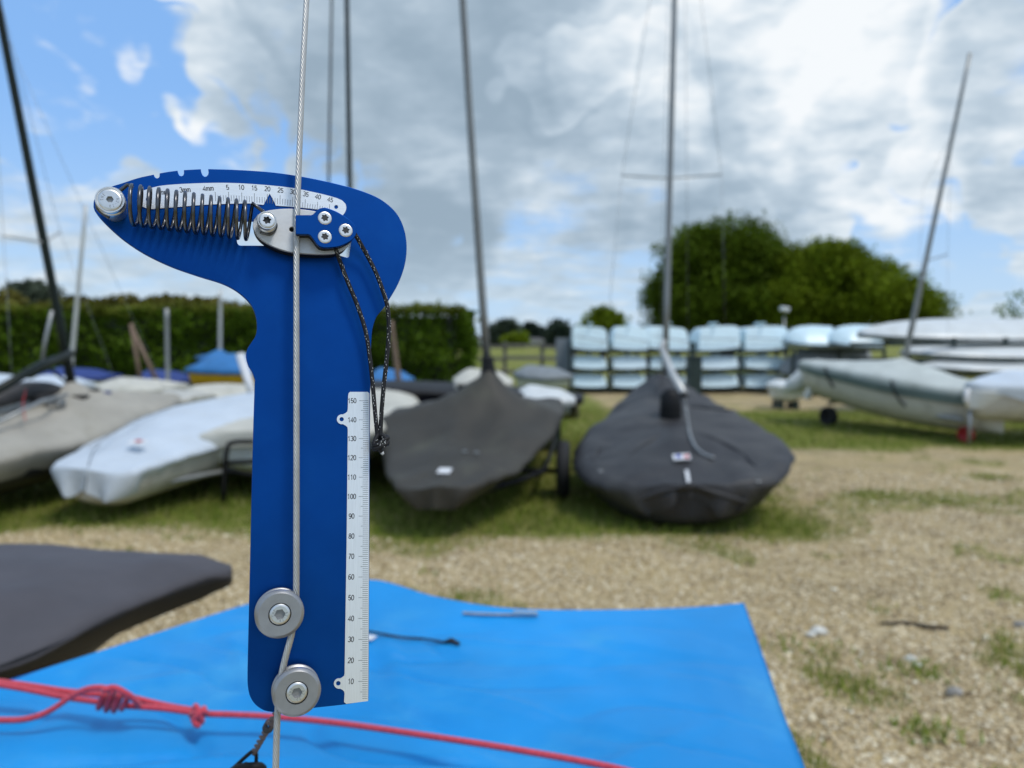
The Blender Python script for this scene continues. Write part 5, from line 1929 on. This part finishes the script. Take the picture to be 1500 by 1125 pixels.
# slider carriage
sl = [(378, 315)] + crp([(384, 311), (398, 308), (418, 306.2), (440, 307), (465, 311), (490, 320), (506, 334), (514, 350)]) + crp([(511, 358), (504, 365), (491, 370.3), (470, 371.6), (445, 370.6), (422, 367.6), (402, 361), (386, 352.5), (376, 343), (371, 332), (372.5, 322)])
HSL = .0086
slp = bevel(obj('slider', plate([g2(sl, HSL), g2(arc(427.5, 336, 4.4, 0, 345, 18), HSL)], .0066, HSL, .0002), M_SLIDER, tg), .0001, 1, 60)
sharp(slp, 30)
spc = [(g(sum(p[0] for p in sl) / len(sl), sum(p[1] for p in sl) / len(sl), HSL).xy)]
cxy = spc[0]
sp2 = [((Vector(p) - cxy) * .985 + cxy)[:] for p in g2(sl, HSL)]
obj('slider_block', plate([sp2], .0006, .00655), M_BLACK, tg)
# pointer tip is the blue body showing through the notch of the scale; blue clamp cap with three screws
HC_ = .0156
cap = [(434, 315.6), (456, 315.6)] + crp([(459, 314.4), (462.5, 311), (466, 307.2), (472, 305), (479, 305.2), (492, 310), (503, 316.4), (512, 323), (519.4, 331), (521.2, 338), (519.8, 345), (512.5, 352.6), (497, 359.8), (480, 362), (470.6, 361), (465, 357), (460.5, 351), (456, 345), (452, 342.4)]) + [(440, 342.4), (434, 342)]
o = bevel(obj('clamp_cap', plate([g2(cap, HC_)], .0134, HC_, .00025), M_ANOD, tg), .0001, 1, 60)
sharp(o, 30)
capo = o
cg = g(475, 333, HC_).xy
obj('clamp_block', plate([[((Vector(p) - cg) * .985 + cg)[:] for p in g2(cap, HC_)]], .0087, .0133), M_BLACK, tg)
for (px, py) in ((476, 319), (476, 346.4), (506.6, 337)):
    socket_head(capo, 'screw', g(px, py, HC_ + .0004), rpx(px, py, 10.4, HC_), HC_ + .0004, 'torx', rpx(px, py, 5.8, HC_), .0003, stamp=False)

# spring posts
def post(px, py, rhead, htop, hbase, rsk, kind, rs, stamp):
    cN = g(px, py, htop)
    r = rpx(px, py, rhead, htop)
    prof = [(r, htop - .0004), (r, htop - .0022), (r * .90, htop - .0026), (r * .90, htop - .0040), (r * .98, htop - .0044), (r * .98, htop - .0058), (r * .80, htop - .0062), (r * .80, hbase)]
    st = obj('spring_post', lathe([(r * .78, htop - .0004), (r * .87, htop - .0003), (r * .90, htop), (r * .96, htop)] + prof, 44, cN.x, cN.y), M_STEEL, tg)
    sharp(st, 35)
    socket_head(st, 'bolt_head', g(px, py, htop + .0003), r * .84, htop + .0004, kind, rpx(px, py, rs, htop), .0014, stamp=stamp)
    return cN, r


cL, rL = post(161, 292, 22.5, .0165, .0002, 20, 'hex', 5.8, True)
cR, rR = post(391.2, 322.4, 14.6, .0168, .0087, 12, 'torx', 6.6, False)

# coil spring
ax0, ax1 = g(191, 300, .0110), g(368, 324, .0118)
HR_ = .0092
WR = .00086
turns = 14
d = (ax1 - ax0)
d.normalize()
up_ = Vector((-d.y, d.x, 0))
nrm_ = Vector((0, 0, 1))
pts = []
N = turns * 26
for i in range(N + 1):
    a = 2 * math.pi * i / 26 + math.pi / 2
    pts.append(ax0.lerp(ax1, i / N) + (up_ * math.sin(a) - nrm_ * math.cos(a)) * HR_)
lead = [Vector((cL.x - rL * .2, cL.y - rL * .98, .0085)), Vector((cL.x - rL * 1.0, cL.y - rL * .25, .0092)), Vector((cL.x - rL * .55, cL.y + rL * .85, .0098)), Vector((cL.x + rL * .35, cL.y + rL * 1.02, .0104)), pts[0] - d * .0022 + up_ * .0003]
tail = [pts[-1] + d * .0024 - up_ * .0016, Vector((cR.x + rR * .2, cR.y + rR * .98, .0098)), Vector((cR.x + rR * .95, cR.y + rR * .1, .0096)), Vector((cR.x + rR * .45, cR.y - rR * .9, .0092)), Vector((cR.x - rR * .6, cR.y - rR * .78, .0088))]
full = smooth_path(lead, 6) + pts + smooth_path(tail, 6)
obj('spring', tube(full, WR, 10), M_SPRING, tg)


# pulleys
def pulley(px, py, r, htop):
    c = g(px, py, htop)
    rr = rpx(px, py, r, htop)
    w = .0100
    z1, z0 = htop, htop - w
    zm = (z0 + z1) / 2
    prof = [(rr * .46, z1 - .0001), (rr * .86, z1), (rr * .97, z1 - .0010), (rr, z1 - .0018), (rr, z1 - .0026), (rr * .96, z1 - .0030), (rr * .72, zm + .0008), (rr * .70, zm), (rr * .72, zm - .0008), (rr * .96, z0 + .0030), (rr, z0 + .0026), (rr, z0 + .0010), (rr * .97, z0), (rr * .3, z0)]
    p = obj('pulley', lathe(prof, 72, c.x, c.y), M_PULLEY, tg)
    sharp(p, 32)
    obj('bore', lathe([(rr * .465, z1 - .00005), (rr * .465, z1 - .0012), (0, z1 - .0012)], 40, c.x, c.y), M_BLACK, p)
    socket_head(p, 'bolt', g(px, py, htop + .0002), rr * .43, z1 + .0004, 'hex', rr * .225, .0017, stamp=True)
    sp_ = obj('spacer', lathe([(rr * .5, z0), (rr * .5, .0001)], 32, c.x, c.y), M_BLACK, p)
    return c, rr, zm


pu1 = pulley(410, 900, 36.5, .0150)
pu2 = pulley(435, 1015, 36.0, .0158)

# ------------------------------------------------------------------ wire shroud
HW = .0080


def build_wire():
    key = [(449.0, 0, .0104), (443.6, 100, .0103), (438.8, 215, .0102), (435.6, 300, .0102), (434.6, 340, .0102), (434.0, 400, .0102), (434.2, 500, .0102), (434.3, 650, .0102), (434.2, 780, .0102), (434.0, 862, .0102), (433.0, 898, .0102), (427, 930, .0102), (418.5, 962, .0102), (412.5, 988, .0102), (409.3, 1012, .0104), (406.6, 1045, .0107), (405.2, 1080, .0110), (404.0, 1125, .0116)]
    pts = [MG @ g(x, y, h) for x, y, h in key]
    up = pts[0] + (pts[0] - pts[1]).normalized() * 2.2
    dn = pts[-1] + (pts[-1] - pts[-2]).normalized() * .36
    pth = smooth_path(pts, 14)
    n_up, n_dn = 120, 60
    pth = [up.lerp(pts[0], i / n_up) for i in range(n_up)] + pth[:-1] + [pts[-1].lerp(dn, i / n_dn) for i in range(n_dn + 1)]
    # resample evenly near, coarse far
    root = thing('wire_shroud', 'thin twisted stainless wire shroud running up past the gauge', 'wire', Matrix.Translation(pts[8]))
    r0 = .00152
    cum = [0]
    for a, b in zip(pth[:-1], pth[1:]):
        cum.append(cum[-1] + (b - a).length)
    # outer strands, twisted
    ns = 8
    rs = .00050
    step = .0011
    total = cum[-1]
    samp = []
    s = 0
    j = 0
    while s < total:
        while cum[j + 1] < s:
            j += 1
        t = (s - cum[j]) / max(1e-9, cum[j + 1] - cum[j])
        samp.append((pth[j].lerp(pth[j + 1], t), s))
        near = (samp[-1][0] - CAM).length < .75
        s += step if near else .006
    v, f = [], []
    prev = None
    LAY = .021
    NSEG = ns * 8
    for i, (p, s) in enumerate(samp):
        t = (samp[min(i + 1, len(samp) - 1)][0] - samp[max(i - 1, 0)][0]).normalized()
        if prev is None:
            u = (Vector((1, 0, 0)) - t * t.x).normalized()
        else:
            u = (prev - t * prev.dot(t)).normalized()
        prev = u
        w = t.cross(u)
        ph = -2 * math.pi * s / LAY
        for k in range(NSEG):
            a = 2 * math.pi * k / NSEG
            rr = r0 - .00030 * (1 - abs(math.cos(ns * a / 2)) ** .75)
            v.append(p + (u * math.cos(a + ph) + w * math.sin(a + ph)) * rr)
    for i in range(len(samp) - 1):
        for k in range(NSEG):
            k2 = (k + 1) % NSEG
            f.append((i * NSEG + k, i * NSEG + k2, (i + 1) * NSEG + k2, (i + 1) * NSEG + k))
    obj('strands', (v, f), M_WIRE, root, world=True)


build_wire()

# ------------------------------------------------------------------ black safety cord on the gauge
def build_cord():
    root = thing('cord_loop', 'thin black flecked cord loop hanging from the gauge clamp ending in a knot', 'cord', MG)
    H = .0062
    RC = .00112
    s1 = [(491, 358, .0105), (493.5, 370, .0082), (500, 388, H), (509, 412, H), (519, 436, H), (529, 463, H), (537, 492, H), (542.5, 530, H), (546.5, 570, H), (549.5, 605, H), (553, 640, H)]
    s2 = [(516, 338, .0118), (523, 348, .0092), (536, 371, H), (550, 398, H), (560.5, 425, H), (568, 452, H), (569.6, 485, H), (566.6, 525, H), (562.2, 565, H), (558.8, 605, H), (557, 640, H)]
    flecks = []
    for key in (s1, s2):
        pth = smooth_path([g(*k) for k in key], 9)
        obj('strand', tube(pth, RC, 10), M_CORD, root)
        for i in range(4, len(pth) - 3):
            if random.random() < .75:
                a = random.uniform(.5, 2.6)
                t = (pth[i + 1] - pth[i]).normalized()
                sd_ = Vector((t.y, -t.x, 0))
                o_ = sd_ * math.cos(a) * RC + Vector((0, 0, 1)) * math.sin(a) * RC * 1.02
                p = pth[i] + o_
                q = p + t * random.uniform(.0005, .0010) + sd_ * random.uniform(-.0003, .0003)
                flecks.append(tube([p, q], .00013, 5))
    # knot
    c = g(556.5, 648, H)
    px_ = (g(566, 648, H) - g(556, 648, H)).length / 10
    kp = []
    def lp(pts, r=RC):
        kp.append(tube(smooth_path([c + Vector((a * px_, -b * px_, z)) for a, b, z in pts], 5), r, 10))
    lp([(-3, -12, 0), (-8, -2, .001), (-9, 5, .0018), (-2, 2, .0028), (7, -4, .0026), (11, -7, .001), (6, -9, -.001), (-3, -4, -.0012)])
    lp([(2, -12, 0), (8, -6, .0012), (10, 1, .0022), (3, 5, .003), (-6, 9, .0022), (-10, 8, .0008), (-5, 3, -.001)])
    lp([(-8, 10, .001), (-1, 8, .0022), (6, 4, .0022), (11, 2, .001)])
    lp([(-2, 6, .0016), (-1, 10, .0016), (2, 14, .0012)])
    lp([(-6, 8, .0008), (-6, 13, .0004)])
    obj('knot', join(*kp), M_CORD, root)
    e = c + Vector((2.2 * px_, -14.5 * px_, .0013))
    obj('frayed_end', tube([e, e + Vector((.0006, -.0012, .0003))], [.0010, .0007], 8), M_FLECK, root)
    for _ in range(16):
        p = c + Vector((random.uniform(-8, 9) * px_, random.uniform(-8, 8) * px_, .0040))
        flecks.append(tube([p, p + Vector((random.uniform(-.0006, .0006), random.uniform(-.0006, .0006), 0))], .00015, 5))
    o = obj('fleck', join(*flecks), M_FLECK, root)
    o['kind'] = 'stuff'


build_cord()

# ------------------------------------------------------------------ twisted lashing with a hook under the gauge
def build_lashing():
    D0 = .52
    root = thing('shackle_lashing', 'dark twisted cord lashing with black wire triangle below the gauge', 'lashing', Matrix.Translation(P(380, 1085, D0)))
    a, b = P(404, 1046, .47), P(372, 1102, D0)
    d = (b - a)
    L = d.length
    dn = d.normalized()
    u = dn.cross(Vector((0, 1, 0))).normalized()
    w = dn.cross(u)
    for k in range(2):
        pts = []
        for i in range(60):
            t = i / 59
            an = t * 2 * math.pi * 4.2 + k * math.pi
            rr = .00135 * (1.25 if .15 < t < .38 else .95)
            pts.append(a + d * t + (u * math.cos(an) + w * math.sin(an)) * rr)
        obj('cord', tube(pts, .0012, 8), mat('brown_cord', (.12, .085, .08), .75, bump=.6, bscale=1200, bdist=.0004), root, world=True)
    kn = []
    c = a + d * .3
    for j in range(3):
        kn.append(tube([c + dn * (j - 1) * .003 + (u * math.cos(2 * math.pi * k / 14) + w * math.sin(2 * math.pi * k / 14)) * .0026 for k in range(14)], .0012, 8, closed=True))
    obj('knot', join(*kn), mat('dark_cord', (.045, .04, .04), .75), root, world=True)
    top = P(371, 1103, D0)
    obj('ring', tube(smooth_path([P(343, 1124, D0), top + Vector((-.001, 0, .001)), top + Vector((.002, 0, 0)), P(375, 1122, D0)], 6), .0014, 8), M_BLACK, root, world=True)
    bar = [P(340, 1131, D0), P(350, 1126, D0 - .005), P(366, 1124, D0 - .006), P(384, 1126, D0)]
    obj('hook', tube(smooth_path(bar + [P(380, 1150, D0 + .02)], 4), .0034, 10), M_BLACK, root, world=True)
    obj('tail', tube(smooth_path([P(360, 1122, D0), P(356, 1180, D0 + .06), P(350, 1235, D0 + .12)], 5), .003, 8), M_BLACK, root, world=True)


build_lashing()

# ------------------------------------------------------------------ small things on the gravel
def ground_pt(px, py, z=0.0):
    r = ray(px, py)
    return CAM + r * ((z - CAM.z) / r.z)


s0, s1_ = ground_pt(1290, 917), ground_pt(1388, 924)
o = obj('fallen_stick', tube(smooth_path([s0 + Vector((0, 0, .012)), s0.lerp(s1_, .4) + Vector((0, .012, .02)), s0.lerp(s1_, .75) + Vector((0, -.006, .014)), s1_ + Vector((0, 0, .01))], 5), [.006 + .006 * i / 15 for i in range(16)], 8), M_BARK)
tag(o, 'short dark stick lying on the gravel', 'stick')


def stone(px, py, r, lab, m):
    c = ground_pt(px, py)
    bm = bmesh.new()
    bmesh.ops.create_icosphere(bm, subdivisions=3, radius=1)
    for p in bm.verts:
        k = 1 + .25 * noise.noise(p.co * 1.4 + Vector((px, 0, 0))) + .08 * noise.noise(p.co * 4)
        p.co = Vector((p.co.x * r * 1.2 * k, p.co.y * r * k, p.co.z * r * .7 * k))
    v = [p.co + Vector((c.x, c.y, r * .45)) for p in bm.verts]
    f = [tuple(q.index for q in fc.verts) for fc in bm.faces]
    bm.free()
    tag(obj('pale_stone', (v, f), m), lab, 'stone', 'pale stones on the gravel')


M_STONE = mat('chalk_stone', (.62, .60, .54), .8, var=.15, vscale=40)
stone(1200, 929, .030, 'larger chalky stone left of the dark stick', M_STONE)
stone(1188, 932, .018, 'small chalky stone touching the larger chalky stone', M_STONE)
stone(1334, 968, .020, 'whitish stone in the small green weed patch', M_STONE)
stone(1344, 977, .016, 'lower whitish stone beside the weed patch', M_STONE)
stone(1398, 1018, .026, 'grey stone on open gravel near the lower right', mat('grey_flint', (.27, .25, .22), .7, var=.2, vscale=40))
stone(1496, 920, .028, 'grey stone at the right edge of the gravel', MATS['grey_flint'])


def tuft(px, py, n, spread, lab, m=M_GRASS):
    c = ground_pt(px, py)
    N = n
    root = np.stack([c.x + rng.normal(0, spread, N), c.y + rng.normal(0, spread * .8, N), np.zeros(N)], 1)
    h = rng.uniform(.012, .05, N)
    a = rng.uniform(0, 2 * np.pi, N)
    wd = rng.uniform(.003, .007, N)
    dx, dy = np.cos(a), np.sin(a)
    v = np.empty((N, 3, 3))
    v[:, 0] = root + np.stack([-dy * wd, dx * wd, np.zeros(N)], 1)
    v[:, 1] = root + np.stack([dy * wd, -dx * wd, np.zeros(N)], 1)
    v[:, 2] = root + np.stack([dx * h * .8, dy * h * .8, h], 1)
    o = np_mesh('weed_tuft', v.reshape(-1, 3), np.arange(N * 3), 3, m)
    tag(o, lab, 'weeds', 'weed tufts in the gravel', kind='stuff')


tuft(1345, 985, 150, .06, 'small bright green weed patch in the gravel')
tuft(1352, 1072, 120, .055, 'dull green weed tuft low on the right')
tuft(1398, 738, 150, .10, 'isolated green tuft on the dry ground right of the boats')
tuft(1280, 726, 300, .12, 'faint green tuft near the charcoal covered dinghy')
tuft(1450, 700, 250, .12, 'small tuft near the trailer')
tuft(1190, 955, 120, .09, 'low weeds beside the chalky stones')
